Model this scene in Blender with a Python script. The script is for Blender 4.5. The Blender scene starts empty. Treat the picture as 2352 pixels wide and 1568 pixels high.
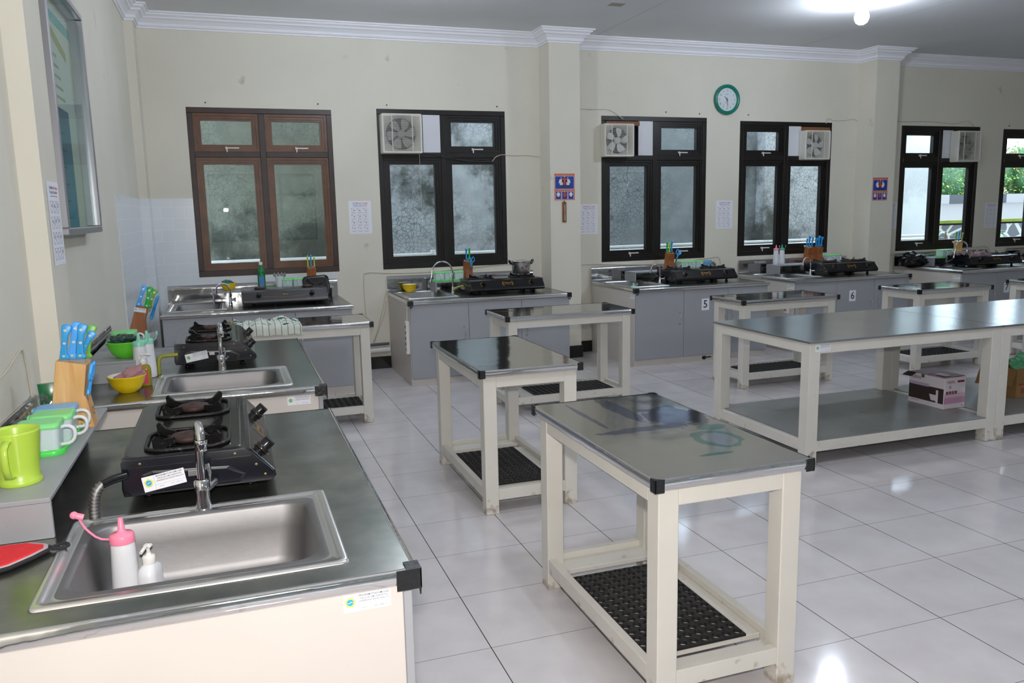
import bpy, bmesh, math, random
from mathutils import Matrix, Vector, noise
PI = math.pi
R = math.radians
random.seed(7)
scene = bpy.context.scene
COL = scene.collection

# ------------------------------------------------------------------ camera
cam_d = bpy.data.cameras.new('camera'); cam = bpy.data.objects.new('camera', cam_d); COL.objects.link(cam)
cam_d.sensor_width = 36.0; cam_d.sensor_fit = 'HORIZONTAL'; cam_d.lens = 1855.5754 / 2352 * 36
_r = Vector((0.94384, -0.32980, -0.0200)); _u = Vector((0.07102, 0.14339, 0.98711)); _f = Vector((0.32268, 0.93310, -0.15876))
CAMP = Vector((-0.7658, -2.1017, 1.5008))
cam.matrix_world = Matrix(((_r.x, _u.x, -_f.x, CAMP.x), (_r.y, _u.y, -_f.y, CAMP.y), (_r.z, _u.z, -_f.z, CAMP.z), (0, 0, 0, 1)))
cam_d.clip_start = 0.05
scene.camera = cam
# ------------------------------------------------------------------ world, lights, exposure
scene.view_settings.view_transform = 'Standard'
try: scene.view_settings.look = 'None'
except Exception: pass
scene.view_settings.gamma = 1.0
scene.view_settings.use_curve_mapping = False
scene.view_settings.exposure = 0.1
w = bpy.data.worlds.new('sky'); scene.world = w; w.use_nodes = True
bg = w.node_tree.nodes['Background']
bg.inputs[0].default_value = (0.72, 0.84, 1.0, 1); bg.inputs[1].default_value = 7.3
BULB = 265.0          # strength of the ceiling bulbs
FLASH = 46.0          # the photographer's flash, on top of the camera
fl = bpy.data.lights.new('camera_flash', 'AREA'); fl.shape = 'RECTANGLE'; fl.size = 0.07; fl.size_y = 0.045
fl.energy = FLASH; fl.color = (1.0, 0.945, 0.92)
flo = bpy.data.objects.new('camera_flash', fl); COL.objects.link(flo)
_m = cam.matrix_world.to_3x3()
flo.matrix_world = Matrix.Translation(CAMP + _u * 0.13 - _f * 0.02) @ _m.to_4x4()

# ------------------------------------------------------------------ materials
def lin(c):
    c = c.lstrip('#'); v = [int(c[i:i + 2], 16) / 255 for i in (0, 2, 4)]
    return tuple((x / 12.92 if x <= .04045 else ((x + .055) / 1.055) ** 2.4) for x in v) + (1,)
MATS = {}
def mat(name, color='#808080', rough=.5, metal=0.0, trans=0.0, alpha=1.0, var=0.0, vscale=6.0, col2=None, bump=0.0, bscale=30.0,
        spec=.5, emit=0.0, spots=None, sscale=18.0, sth=.66, rvar=0.0, coat=0.0, stretch=None):
    if name in MATS: return MATS[name]
    m = bpy.data.materials.new(name); m.use_nodes = True; nt = m.node_tree; N = nt.nodes; L = nt.links
    b = N['Principled BSDF']; c = lin(color) if isinstance(color, str) else color
    b.inputs['Base Color'].default_value = c; b.inputs['Roughness'].default_value = rough; b.inputs['Metallic'].default_value = metal
    b.inputs['Specular IOR Level'].default_value = spec; b.inputs['Transmission Weight'].default_value = trans
    b.inputs['Alpha'].default_value = alpha; b.inputs['Coat Weight'].default_value = coat
    if emit: b.inputs['Emission Color'].default_value = c; b.inputs['Emission Strength'].default_value = emit
    tc = N.new('ShaderNodeTexCoord'); src = tc.outputs['Object']
    if stretch:
        mp = N.new('ShaderNodeMapping'); mp.inputs['Scale'].default_value = stretch; L.new(src, mp.inputs[0]); src = mp.outputs[0]
    colout = None
    if var or col2:
        n = N.new('ShaderNodeTexNoise'); n.inputs['Scale'].default_value = vscale; n.inputs['Detail'].default_value = 5; L.new(src, n.inputs[0])
        r = N.new('ShaderNodeMapRange'); r.inputs[1].default_value = .32; r.inputs[2].default_value = .68; L.new(n.outputs[0], r.inputs[0])
        mx = N.new('ShaderNodeMix'); mx.data_type = 'RGBA'; L.new(r.outputs[0], mx.inputs[0])
        c2 = lin(col2) if col2 else tuple(x * (1 - var) for x in c[:3]) + (1,)
        mx.inputs[6].default_value = c; mx.inputs[7].default_value = c2; colout = mx.outputs[2]
        if rvar:
            rr = N.new('ShaderNodeMapRange'); rr.inputs[3].default_value = rough; rr.inputs[4].default_value = rough + rvar
            L.new(n.outputs[0], rr.inputs[0]); L.new(rr.outputs[0], b.inputs['Roughness'])
    if spots:
        n2 = N.new('ShaderNodeTexNoise'); n2.inputs['Scale'].default_value = sscale; n2.inputs['Detail'].default_value = 6; L.new(src, n2.inputs[0])
        r2 = N.new('ShaderNodeMapRange'); r2.inputs[1].default_value = sth; r2.inputs[2].default_value = sth + .07; L.new(n2.outputs[0], r2.inputs[0])
        m2 = N.new('ShaderNodeMix'); m2.data_type = 'RGBA'; L.new(r2.outputs[0], m2.inputs[0])
        if colout: L.new(colout, m2.inputs[6])
        else: m2.inputs[6].default_value = c
        m2.inputs[7].default_value = lin(spots); colout = m2.outputs[2]
    if colout: L.new(colout, b.inputs['Base Color'])
    if bump:
        n3 = N.new('ShaderNodeTexNoise'); n3.inputs['Scale'].default_value = bscale; n3.inputs['Detail'].default_value = 3; L.new(src, n3.inputs[0])
        bp = N.new('ShaderNodeBump'); bp.inputs['Strength'].default_value = 1.0; bp.inputs['Distance'].default_value = bump
        L.new(n3.outputs[0], bp.inputs['Height']); L.new(bp.outputs[0], b.inputs['Normal'])
    MATS[name] = m; return m

WALL = mat('cream wall paint', '#e3dfd0', .75, var=.06, vscale=1.5, bump=.002, bscale=14, spots='#c3bfae', sscale=5, sth=.70)
CEIL = mat('ceiling paint', '#e6e7e9', .85, var=.05, vscale=1.2)
CORN = mat('white gypsum moulding', '#f1f1f6', .6)
BLACKT = mat('black skirting tile', '#141414', .12)
CREAM = mat('cream painted board', '#d3ccc5', .42, var=.03, vscale=4, spots='#b39a7c', sscale=26, sth=.735)
CREAMW = mat('cream painted timber', '#dedad0', .48, var=.05, vscale=7, spots='#b0a592', sscale=34, sth=.77)
def scuff(m, colr):
    nt = m.node_tree; N = nt.nodes; L = nt.links; b = N['Principled BSDF']; old = b.inputs['Base Color'].links[0].from_socket
    g = N.new('ShaderNodeNewGeometry'); sp = N.new('ShaderNodeSeparateXYZ'); L.new(g.outputs['Position'], sp.inputs[0])
    z = N.new('ShaderNodeMapRange'); z.inputs[1].default_value = 0; z.inputs[2].default_value = .14; z.inputs[3].default_value = .27; z.inputs[4].default_value = 0; L.new(sp.outputs[2], z.inputs[0])
    n = N.new('ShaderNodeTexNoise'); n.inputs['Scale'].default_value = 22; n.inputs['Detail'].default_value = 7; L.new(g.outputs['Position'], n.inputs[0])
    a = N.new('ShaderNodeMath'); L.new(n.outputs[0], a.inputs[0]); L.new(z.outputs[0], a.inputs[1])
    r = N.new('ShaderNodeMapRange'); r.inputs[1].default_value = .70; r.inputs[2].default_value = .86; r.inputs[4].default_value = .8; L.new(a.outputs[0], r.inputs[0])
    mx = N.new('ShaderNodeMix'); mx.data_type = 'RGBA'; L.new(r.outputs[0], mx.inputs[0]); L.new(old, mx.inputs[6]); mx.inputs[7].default_value = lin(colr); L.new(mx.outputs[2], b.inputs['Base Color'])
scuff(CREAMW, '#94826b')
DOORG = mat('grey laminate', '#a2a4a8', .42, var=.04, vscale=3, spots='#6f6a66', sscale=38, sth=.75)
STEEL = mat('polished steel sheet', '#b4b4b2', .09, 1.0, bump=.0010, bscale=5.5, var=.08, vscale=5)
STEELE = mat('bright crimped steel edge', '#d6d6d6', .08, 1.0, bump=.0028, bscale=7, stretch=(1, 1, 1))
STEELM = mat('mirror steel splashback', '#b9b9ba', .08, 1.0, bump=.004, bscale=4)
STEELC = mat('worn steel worktop', '#9b9c95', .16, .92, bump=.0009, bscale=6, var=.35, vscale=7, rvar=.16, col2='#6a706b')
STEELB = mat('brushed steel table sheet', '#aeb1b3', .19, .95, bump=.0006, bscale=9, var=.10, vscale=4, rvar=.06)
STEELS = mat('satin stainless steel', '#908f8f', .52, 1.0, var=.06, vscale=12, bump=.0002, bscale=60)
POTM = mat('spun aluminium pot', '#c9c8c6', .24, 1.0)
STEELR = mat('bright stainless rim', '#e4e3e1', .26, 1.0)
GALV = mat('galvanised shelf sheet', '#9b9d99', .4, .35, var=.18, vscale=4, spots='#6a6457', sscale=9, sth=.68)
CHROME = mat('chrome', '#d6d6d8', .07, 1.0)
TAPE = mat('black tape', '#17181a', .38, bump=.003, bscale=80)
SHELFG = mat('grey painted shelf', '#a3a5a8', .45, .1, var=.06, vscale=9, spots='#77695b', sscale=34, sth=.72)
BLK = mat('black enamel', '#101114', .12, .0, spec=.6, var=.2, vscale=12, rvar=.08)
BLKD = mat('navy black enamel side', '#11131c', .2, spec=.7)
GREYE = mat('grey enamel', '#4d4c4e', .25, .3)
IRON = mat('cast iron', '#201f20', .42, .5, spots='#57534d', sscale=60, sth=.62, bump=.002, bscale=120)
RUST = mat('rusty burner', '#49352f', .6, .4, var=.4, vscale=60)
GOLD = mat('gold print', '#c58f3a', .4, .2)
BRASS = mat('brass screw', '#cdbb84', .25, 1.0)
BLKP = mat('black plastic', '#101012', .25)
RUB = mat('black rubber', '#22201f', .62, var=.3, vscale=30, bump=.002, bscale=90)
GLAZ = None
def glassy(name, tint, refl=.09, rough=.0, gz=.9):
    m = bpy.data.materials.new(name); m.use_nodes = True; nt = m.node_tree; N = nt.nodes; L = nt.links
    for n in list(N):
        if n.type != 'OUTPUT_MATERIAL': N.remove(n)
    out = [n for n in N if n.type == 'OUTPUT_MATERIAL'][0]
    t = N.new('ShaderNodeBsdfTransparent'); t.inputs[0].default_value = lin(tint)
    g = N.new('ShaderNodeBsdfGlossy'); g.inputs['Roughness'].default_value = rough
    fr = N.new('ShaderNodeLayerWeight'); fr.inputs[0].default_value = .5
    pw = N.new('ShaderNodeMath'); pw.operation = 'POWER'; pw.inputs[1].default_value = 5; L.new(fr.outputs['Facing'], pw.inputs[0])
    mu = N.new('ShaderNodeMath'); mu.operation = 'MULTIPLY_ADD'; mu.inputs[1].default_value = gz; mu.inputs[2].default_value = refl * .5
    mu.use_clamp = True
    L.new(pw.outputs[0], mu.inputs[0]); mx = N.new('ShaderNodeMixShader'); L.new(mu.outputs[0], mx.inputs[0])
    L.new(t.outputs[0], mx.inputs[1]); L.new(g.outputs[0], mx.inputs[2]); L.new(mx.outputs[0], out.inputs[0]); MATS[name] = m
    return m
PANE = glassy('window glass', '#f2f5f6', .11)
GLZ = glassy('cabinet glass', '#f3f8f7', .06, 0, .22)
WOOD1 = mat('brown timber frame', '#6b4529', .38, var=.35, vscale=10, stretch=(1, 1, 1))
WOOD0 = mat('dark brown timber frame', '#3a2a24', .42, var=.3, vscale=10)
WOOD2 = mat('near black timber frame', '#15100d', .40, var=.3, vscale=10)
WOODB = mat('raw batten timber', '#8b5a33', .6, var=.3, vscale=20)
def woodgrain(name, c1, c2, sc=(14, 60, 3)):
    m = mat(name, c1, .42, col2=c2, vscale=2.2, stretch=sc); return m
PINE = woodgrain('light pine', '#e9bd82', '#d29a58', (22, 22, 2.0))
TEAK = woodgrain('orange brown wood', '#a8683a', '#8a4f27', (30, 30, 3.0))
PLW = mat('white plastic', '#eceae4', .35)
PLWT = mat('translucent white plastic', '#f1f3f6', .35, trans=.15)
FANW = mat('off white fan plastic', '#dcdad0', .4)
FANB = mat('grey translucent fan blade', '#8c8c8c', .35)
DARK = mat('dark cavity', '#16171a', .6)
PANELW = mat('white panel board', '#dcdfe4', .5)
LIME = mat('lime green plastic', '#b4d44c', .3, spec=.5)
GRN = mat('bright green plastic', '#4fdc58', .35)
GRNL = mat('light green lid plastic', '#86e28c', .35)
BOXP = mat('clear grey plastic tub', '#dbeaee', .25, trans=.12)
BLUL = mat('pale blue lid plastic', '#7ab8e6', .35)
BLU = mat('blue handle plastic', '#2f9fe0', .35)
BLU2 = mat('sky blue handle plastic', '#4fb0ff', .35)
GRN2 = mat('green handle plastic', '#1eb84a', .35)
GRN3 = mat('leaf green handle plastic', '#72b83c', .35)
YEL = mat('yellow plastic', '#f2cf12', .25)
BOWLG = mat('green bowl plastic', '#6fdf3c', .28)
PINK = mat('pink plastic', '#f58ba8', .35)
RED = mat('red felt', '#df2a30', .85, var=.1, vscale=40, bump=.002, bscale=120)
PINKC = mat('dusty pink cloth', '#b98a8c', .9, var=.15, vscale=30)
GREYP = mat('grey rubber seal', '#b9a5a5', .8)
BLOT = mat('green bottle plastic', '#0d7a3e', .22)
PAPER = mat('white paper', '#eef0f6', .6)
INK = mat('dark ink', '#3a3a4c', .6)
INKG = mat('grey ink', '#8f93a8', .6)
INKR = mat('red ink', '#c04a48', .6)
INKB = mat('blue ink', '#4a7cc0', .6)
EMY = mat('emblem yellow', '#eae86a', .6)
EMB = mat('emblem blue', '#35a8e6', .6)
PBLU = mat('poster blue', '#1f3f9e', .5)
PORA = mat('poster orange', '#d7694a', .5)
SKINP = mat('poster figure white', '#e8e6e4', .5)
TEAL = mat('teal clock rim', '#0f7a68', .25)
ALU = mat('aluminium extrusion', '#b6b7be', .28, .8)
SOAP = mat('amber soap', '#b9a52c', .15, trans=.4)
CARD = mat('brown cardboard', '#9a7448', .8, var=.08, vscale=8)
CABLE = mat('white cable', '#cfc6b2', .5)
CABLED = mat('dark cable', '#3a3f40', .5)
PIPE = mat('white pvc pipe', '#dcdcd8', .35)
PIPED = mat('dark pipe', '#4b555c', .4)
PEELT = mat('teal adhesive stain', '#3f6f72', .3, .5)

# ------------------------------------------------------------------ mesh builder
_txt = {}
class MB:
    def __init__(s, T=None):
        s.bm = bmesh.new(); s.mats = []; s.T = T or Matrix()
    def mi(s, m):
        if m not in s.mats: s.mats.append(m)
        return s.mats.index(m)
    def _merge(s, b, m, smooth=False, T=None):
        i = s.mi(m); TT = s.T @ T if T is not None else s.T
        vm = {}
        for v in b.verts: vm[v] = s.bm.verts.new(TT @ v.co)
        for f in b.faces:
            try: nf = s.bm.faces.new([vm[v] for v in f.verts])
            except ValueError: continue
            nf.material_index = i; nf.smooth = smooth
        b.free(); return s
    def box(s, x0, x1, y0, y1, z0, z1, m, bev=0.0, T=None, seg=1):
        b = bmesh.new(); bmesh.ops.create_cube(b, size=1)
        for v in b.verts: v.co = Vector(((x0 + x1) / 2 + v.co.x * (x1 - x0), (y0 + y1) / 2 + v.co.y * (y1 - y0), (z0 + z1) / 2 + v.co.z * (z1 - z0)))
        if bev: bmesh.ops.bevel(b, geom=b.edges[:], offset=bev, segments=seg, affect='EDGES', profile=.5)
        return s._merge(b, m, False, T)
    def cyl(s, p0, p1, r0, m, r1=None, seg=20, smooth=True, caps=True):
        p0, p1 = Vector(p0), Vector(p1); r1 = r0 if r1 is None else r1; d = p1 - p0; q = d.to_track_quat('Z', 'Y').to_matrix()
        i = s.mi(m); ra, rb = [], []
        for k in range(seg):
            a = 2 * PI * k / seg; o = q @ Vector((math.cos(a), math.sin(a), 0))
            ra.append(s.bm.verts.new(s.T @ (p0 + o * r0))); rb.append(s.bm.verts.new(s.T @ (p1 + o * r1)))
        for k in range(seg):
            f = s.bm.faces.new((ra[k], ra[(k + 1) % seg], rb[(k + 1) % seg], rb[k])); f.material_index = i; f.smooth = smooth
        if caps:
            for rr in (list(reversed(ra)), rb):
                vs = [s.bm.verts.new(v.co) for v in rr]; f = s.bm.faces.new(vs); f.material_index = i
        return s
    def rings(s, loops, m, smooth=True, cap0=False, cap1=False, close=True):
        i = s.mi(m); L = [[s.bm.verts.new(s.T @ Vector(p)) for p in lp] for lp in loops]; n = len(L[0])
        for a, b in zip(L, L[1:]):
            for k in range(n if close else n - 1):
                try: f = s.bm.faces.new((a[k], a[(k + 1) % n], b[(k + 1) % n], b[k]))
                except ValueError: continue
                f.material_index = i; f.smooth = smooth
        for c, lp, rv in ((cap0, loops[0], True), (cap1, loops[-1], False)):
            if c:
                vs = [s.bm.verts.new(s.T @ Vector(p)) for p in lp]
                if rv: vs.reverse()
                f = s.bm.faces.new(vs); f.material_index = i
        return s
    def lathe(s, prof, m, c=(0, 0, 0), seg=32, smooth=True, axis='Z', cap0=False, cap1=False):
        loops = []
        for r, z in prof:
            lp = []
            for k in range(seg):
                a = 2 * PI * k / seg; x, y = r * math.cos(a), r * math.sin(a)
                if axis == 'Z': p = (c[0] + x, c[1] + y, c[2] + z)
                elif axis == 'Y': p = (c[0] + x, c[1] + z, c[2] + y)
                else: p = (c[0] + z, c[1] + x, c[2] + y)
                lp.append(p)
            loops.append(lp)
        return s.rings(loops, m, smooth, cap0, cap1)
    def tube(s, pts, r, m, seg=8, sub=0, closed=False):
        P = [Vector(p) for p in pts]
        for _ in range(sub):
            Q = [P[0]] if not closed else []
            n = len(P)
            for k in range(n if closed else n - 1):
                a, b = P[k], P[(k + 1) % n]; Q += [a * .75 + b * .25, a * .25 + b * .75]
            if not closed: Q.append(P[-1])
            P = Q
        loops = []; n = len(P); up = None
        for k in range(n):
            if closed: d = P[(k + 1) % n] - P[k - 1]
            else: d = (P[min(k + 1, n - 1)] - P[max(k - 1, 0)])
            if d.length < 1e-9: d = Vector((0, 0, 1))
            d.normalize()
            if up is None:
                up = d.orthogonal().normalized()
            else:
                up = (up - d * up.dot(d))
                up = up.normalized() if up.length > 1e-6 else d.orthogonal().normalized()
            v = d.cross(up); rr = r(k / (n - 1)) if callable(r) else r
            loops.append([P[k] + (up * math.cos(2 * PI * j / seg) + v * math.sin(2 * PI * j / seg)) * rr for j in range(seg)])
        if closed: loops.append(loops[0]); return s.rings(loops, m)
        return s.rings(loops, m, True, True, True)
    def prism(s, poly, a0, a1, m, axis='Y', bev=0.0, T=None, smooth=False):
        b = bmesh.new()
        def P(p, a): return {'Y': (p[0], a, p[1]), 'X': (a, p[0], p[1]), 'Z': (p[0], p[1], a)}[axis]
        A = [b.verts.new(P(p, a0)) for p in poly]; B = [b.verts.new(P(p, a1)) for p in poly]; n = len(poly)
        b.faces.new(A); b.faces.new(list(reversed(B)))
        for k in range(n): b.faces.new((A[k], B[k], B[(k + 1) % n], A[(k + 1) % n]))
        bmesh.ops.recalc_face_normals(b, faces=b.faces[:])
        if bev: bmesh.ops.bevel(b, geom=b.edges[:], offset=bev, segments=2, affect='EDGES', profile=.5)
        return s._merge(b, m, smooth, T)
    def sphere(s, c, r, m, sc=(1, 1, 1), sub=3):
        b = bmesh.new(); bmesh.ops.create_icosphere(b, subdivisions=sub, radius=r)
        for v in b.verts: v.co = Vector((c[0] + v.co.x * sc[0], c[1] + v.co.y * sc[1], c[2] + v.co.z * sc[2]))
        return s._merge(b, m, True)
    def blob(s, c, r, m, sc=(1, 1, 1), amp=.3, freq=2.0, sub=4, seed=0, flat=None, smooth=True):
        b = bmesh.new(); bmesh.ops.create_icosphere(b, subdivisions=sub, radius=1)
        for v in b.verts:
            q = v.co.normalized(); k = 1 + amp * (noise.noise(q * freq + Vector((seed, 0, 0))) + .5 * abs(noise.noise(q * freq * 2.6 + Vector((seed, 5, 0)))))
            v.co = Vector((c[0] + q.x * r * k * sc[0], c[1] + q.y * r * k * sc[1], c[2] + q.z * r * k * sc[2]))
            if flat is not None and v.co.z < flat: v.co.z = flat + (v.co.z - flat) * .02
        return s._merge(b, m, smooth)
    def text(s, body, size, m, T, align='CENTER', depth=.0003, sx=1.0, bold=0.0):
        key = (body, align, round(bold, 5))
        if key not in _txt:
            cu = bpy.data.curves.new('t', 'FONT'); cu.body = body; cu.size = 1.0; cu.align_x = align; cu.align_y = 'CENTER'; cu.resolution_u = 2
            cu.offset = bold
            ob = bpy.data.objects.new('t', cu); COL.objects.link(ob)
            bpy.context.view_layer.update()
            me = bpy.data.meshes.new_from_object(ob.evaluated_get(bpy.context.evaluated_depsgraph_get()))
            _txt[key] = ([v.co.copy() for v in me.vertices], [tuple(p.vertices) for p in me.polygons])
            bpy.data.objects.remove(ob); bpy.data.curves.remove(cu); bpy.data.meshes.remove(me)
        vs, fs = _txt[key]; i = s.mi(m); TT = s.T @ T
        nv = [s.bm.verts.new(TT @ Vector((v.x * size * sx, v.y * size, depth))) for v in vs]
        for f in fs:
            try: nf = s.bm.faces.new([nv[k] for k in f]); nf.material_index = i
            except ValueError: pass
        return s
    def build(s, name, parent=None, label=None, fix=True):
        if fix: bmesh.ops.recalc_face_normals(s.bm, faces=s.bm.faces[:])
        me = bpy.data.meshes.new(name); s.bm.to_mesh(me); s.bm.free()
        for m in s.mats: me.materials.append(m)
        o = bpy.data.objects.new(name, me); COL.objects.link(o)
        if parent is not None: o.parent = parent
        if label: o['label'] = label
        return o
def rot(z=0, x=0, y=0, t=(0, 0, 0)):
    return Matrix.Translation(t) @ Matrix.Rotation(z, 4, 'Z') @ Matrix.Rotation(y, 4, 'Y') @ Matrix.Rotation(x, 4, 'X')
def tag(o, label, cat, group=None):
    o['label'] = label; o['category'] = cat
    if group: o['group'] = group
    return o
def thing(name, label, cat, loc=(0, 0, 0), rz=0.0, group=None):
    o = bpy.data.objects.new(name, None); COL.objects.link(o); o.empty_display_size = .05
    o.location = loc; o.rotation_euler = (0, 0, rz); return tag(o, label, cat, group)
def struct(o): o['kind'] = 'structure'; return o
def put(o, loc, rz=0.0): o.location = loc; o.rotation_euler = (0, 0, rz); return o
def copy_tree(o, parent=None):
    c = o.copy(); COL.objects.link(c)
    if parent is not None: c.parent = parent
    for ch in list(o.children): copy_tree(ch, c)
    return c
def again(src, loc, rz, label, group=None):
    c = copy_tree(src); c.location = loc; c.rotation_euler = (0, 0, rz); c['label'] = label
    if group: c['group'] = group
    return c
def rrect(cx, cy, w, h, r, z, n=5):
    P = []
    for sx, sy, a0 in ((1, 1, 0), (-1, 1, 90), (-1, -1, 180), (1, -1, 270)):
        for k in range(n + 1):
            a = R(a0 + 90 * k / n); P.append((cx + sx * (w / 2 - r) + r * math.cos(a), cy + sy * (h / 2 - r) + r * math.sin(a), z))
    return P
FRONT = Matrix.Rotation(PI / 2, 4, 'X')      # lettering that faces -y

# ================================================================== the room
WL, WB, ZC, WT = -1.45, 5.72, 3.225, .16
XR, YF = 12.6, -5.6
PILX = [2.28, 6.25, 10.22]
# floor with tile joints on a 0.4 m grid
def floor_mat():
    m = bpy.data.materials.new('glossy ceramic tiles'); m.use_nodes = True; nt = m.node_tree; N = nt.nodes; L = nt.links; b = N['Principled BSDF']
    tc = N.new('ShaderNodeTexCoord'); sp = N.new('ShaderNodeSeparateXYZ'); L.new(tc.outputs['Object'], sp.inputs[0])
    def line(o, wd):
        d = N.new('ShaderNodeMath'); d.operation = 'DIVIDE'; d.inputs[1].default_value = .4; L.new(o, d.inputs[0])
        p = N.new('ShaderNodeMath'); p.operation = 'PINGPONG'; p.inputs[1].default_value = .5; L.new(d.outputs[0], p.inputs[0])
        l = N.new('ShaderNodeMapRange'); l.inputs[1].default_value = wd * .6 / .4; l.inputs[2].default_value = wd * 1.15 / .4; l.inputs[3].default_value = 1; l.inputs[4].default_value = 0
        L.new(p.outputs[0], l.inputs[0]); return l.outputs[0]
    a = line(sp.outputs[0], .0021); c = line(sp.outputs[1], .0014)
    n = N.new('ShaderNodeTexNoise'); n.inputs['Scale'].default_value = 5; n.inputs['Detail'].default_value = 6; L.new(tc.outputs['Object'], n.inputs[0])
    r = N.new('ShaderNodeMapRange'); r.inputs[1].default_value = .3; r.inputs[2].default_value = .7; L.new(n.outputs[0], r.inputs[0])
    m0 = N.new('ShaderNodeMix'); m0.data_type = 'RGBA'; L.new(r.outputs[0], m0.inputs[0]); m0.inputs[6].default_value = lin('#dedadb'); m0.inputs[7].default_value = lin('#d2cdcd')
    m1 = N.new('ShaderNodeMix'); m1.data_type = 'RGBA'; L.new(c, m1.inputs[0]); L.new(m0.outputs[2], m1.inputs[6]); m1.inputs[7].default_value = lin('#756e66')
    m2 = N.new('ShaderNodeMix'); m2.data_type = 'RGBA'; L.new(a, m2.inputs[0]); L.new(m1.outputs[2], m2.inputs[6]); m2.inputs[7].default_value = lin('#453f3a')
    L.new(m2.outputs[2], b.inputs['Base Color'])
    rr = N.new('ShaderNodeMapRange'); rr.inputs[3].default_value = .07; rr.inputs[4].default_value = .13; L.new(n.outputs[0], rr.inputs[0]); L.new(rr.outputs[0], b.inputs['Roughness'])
    b.inputs['Specular IOR Level'].default_value = .5
    return m
struct(MB().box(WL - .3, XR + .3, YF - .3, WB + WT, -.1, 0, floor_mat()).build('floor'))
struct(MB().box(WL - .3, XR + .3, YF - .3, WB + WT, ZC, ZC + .1, CEIL).build('ceiling'))

# windows: (x0, x1, z0, z1)
WIN = [(-1.035, .215, .97, 2.46), (.635, 1.91, .97, 2.48), (2.965, 4.225, .95, 2.46), (4.65, 5.89, .95, 2.435), (6.91, 8.145, .93, 2.42), (8.535, 9.78, .93, 2.40)]
wb = MB(); xs = WL - .3
for (a, b_, z0, z1) in WIN:
    wb.box(xs, a, WB, WB + WT, 0, ZC, WALL); wb.box(a, b_, WB, WB + WT, 0, z0, WALL); wb.box(a, b_, WB, WB + WT, z1, ZC, WALL); xs = b_
wb.box(xs, XR + .3, WB, WB + WT, 0, ZC, WALL)
struct(wb.build('wall_back'))
for k, px in enumerate(PILX): struct(MB().box(px, px + .325, WB - .27, WB, 0, ZC, WALL).build('trim_%d' % (4 + k)))
struct(MB().box(WL, WL + .07, WB - .27, WB, 0, ZC, WALL).build('trim_7'))
struct(MB().box(WL, WL + .075, 1.21, 1.495, 0, ZC, WALL).build('trim_8')); struct(MB().box(WL, WL + .075, -2.76, -2.36, 0, ZC, WALL).build('trim_9'))
wl = MB().box(WL - .3, WL, YF, WB, 0, ZC, WALL)
struct(wl.build('wall_left'))
# the side behind the camera: big window openings onto a garden
wf = MB(); xs = WL - .3
OPEN = [(-1.1, 1.2), (1.9, 4.2), (4.9, 7.2), (7.9, 10.2)]
for a, b_ in OPEN:
    wf.box(xs, a, YF - .15, YF, 0, ZC, WALL); wf.box(a, b_, YF - .15, YF, 0, .95, WALL); wf.box(a, b_, YF - .15, YF, 2.45, ZC, WALL); xs = b_
wf.box(xs, XR + .3, YF - .15, YF, 0, ZC, WALL)
struct(wf.build('wall_front'))
struct(MB().box(XR, XR + .2, YF, WB, 0, ZC, WALL).build('wall_right'))
for i, (a, b_) in enumerate(OPEN):
    f = MB()
    for q in range(4):
        xx = a + (b_ - a) * q / 3; f.box(max(a, xx - .03), min(b_, xx + .03), YF - .12, YF - .04, .95, 2.45, WOOD0)
    f.box(a, b_, YF - .12, YF - .04, .95, 1.01, WOOD0); f.box(a, b_, YF - .12, YF - .04, 2.39, 2.45, WOOD0); f.box(a, b_, YF - .12, YF - .04, 1.95, 2.01, WOOD0)
    struct(f.build('window_%d' % (i + 7)))

# cornice swept round the walls and pilasters
def cornice():
    path = [(WL, YF), (WL, -2.76), (WL + .075, -2.76), (WL + .075, -2.36), (WL, -2.36), (WL, 1.21), (WL + .075, 1.21), (WL + .075, 1.495), (WL, 1.495), (WL, WB - .27), (WL + .07, WB - .27), (WL + .07, WB)]
    for px in PILX: path += [(px, WB), (px, WB - .27), (px + .325, WB - .27), (px + .325, WB)]
    path += [(XR, WB)]
    prof = [(0, 3.10), (.012, 3.10), (.013, 3.113), (.026, 3.118), (.03, 3.128), (.028, 3.14), (.04, 3.152), (.058, 3.168), (.072, 3.172), (.078, 3.186), (.098, 3.198), (.102, 3.21), (.118, 3.212), (.118, 3.225), (0, 3.225)]
    loops = []
    n = len(path)
    for k in range(n):
        p = Vector(path[k]); dn = []
        if k > 0: d = (p - Vector(path[k - 1])).normalized(); dn.append(Vector((d.y, -d.x)))
        if k < n - 1: d = (Vector(path[k + 1]) - p).normalized(); dn.append(Vector((d.y, -d.x)))
        if len(dn) == 1: o = dn[0]
        else: o = (dn[0] + dn[1]) / (1 + dn[0].dot(dn[1]))
        loops.append([(p.x + o.x * a, p.y + o.y * a, z) for a, z in prof])
    m = MB(); m.rings(loops, CORN, smooth=False)
    return m.build('trim_1')
struct(cornice())
# black skirting
sk = MB(); xs = WL + .07
for px in PILX: sk.box(xs, px, WB - .015, WB, 0, .12, BLACKT, .002); sk.box(px - .012, px + .337, WB - .285, WB - .27, 0, .125, BLACKT, .002); sk.box(px - .012, px, WB - .27, WB - .015, 0, .125, BLACKT); sk.box(px + .325, px + .337, WB - .27, WB - .015, 0, .125, BLACKT); xs = px + .325
sk.box(xs, XR, WB - .015, WB, 0, .12, BLACKT, .002)
struct(sk.build('baseboard_back'))
struct(MB().box(WL, WL + .015, YF, 1.21, 0, .12, BLACKT).box(WL, WL + .015, 1.495, WB - .27, 0, .12, BLACKT).build('baseboard_left'))
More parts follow.
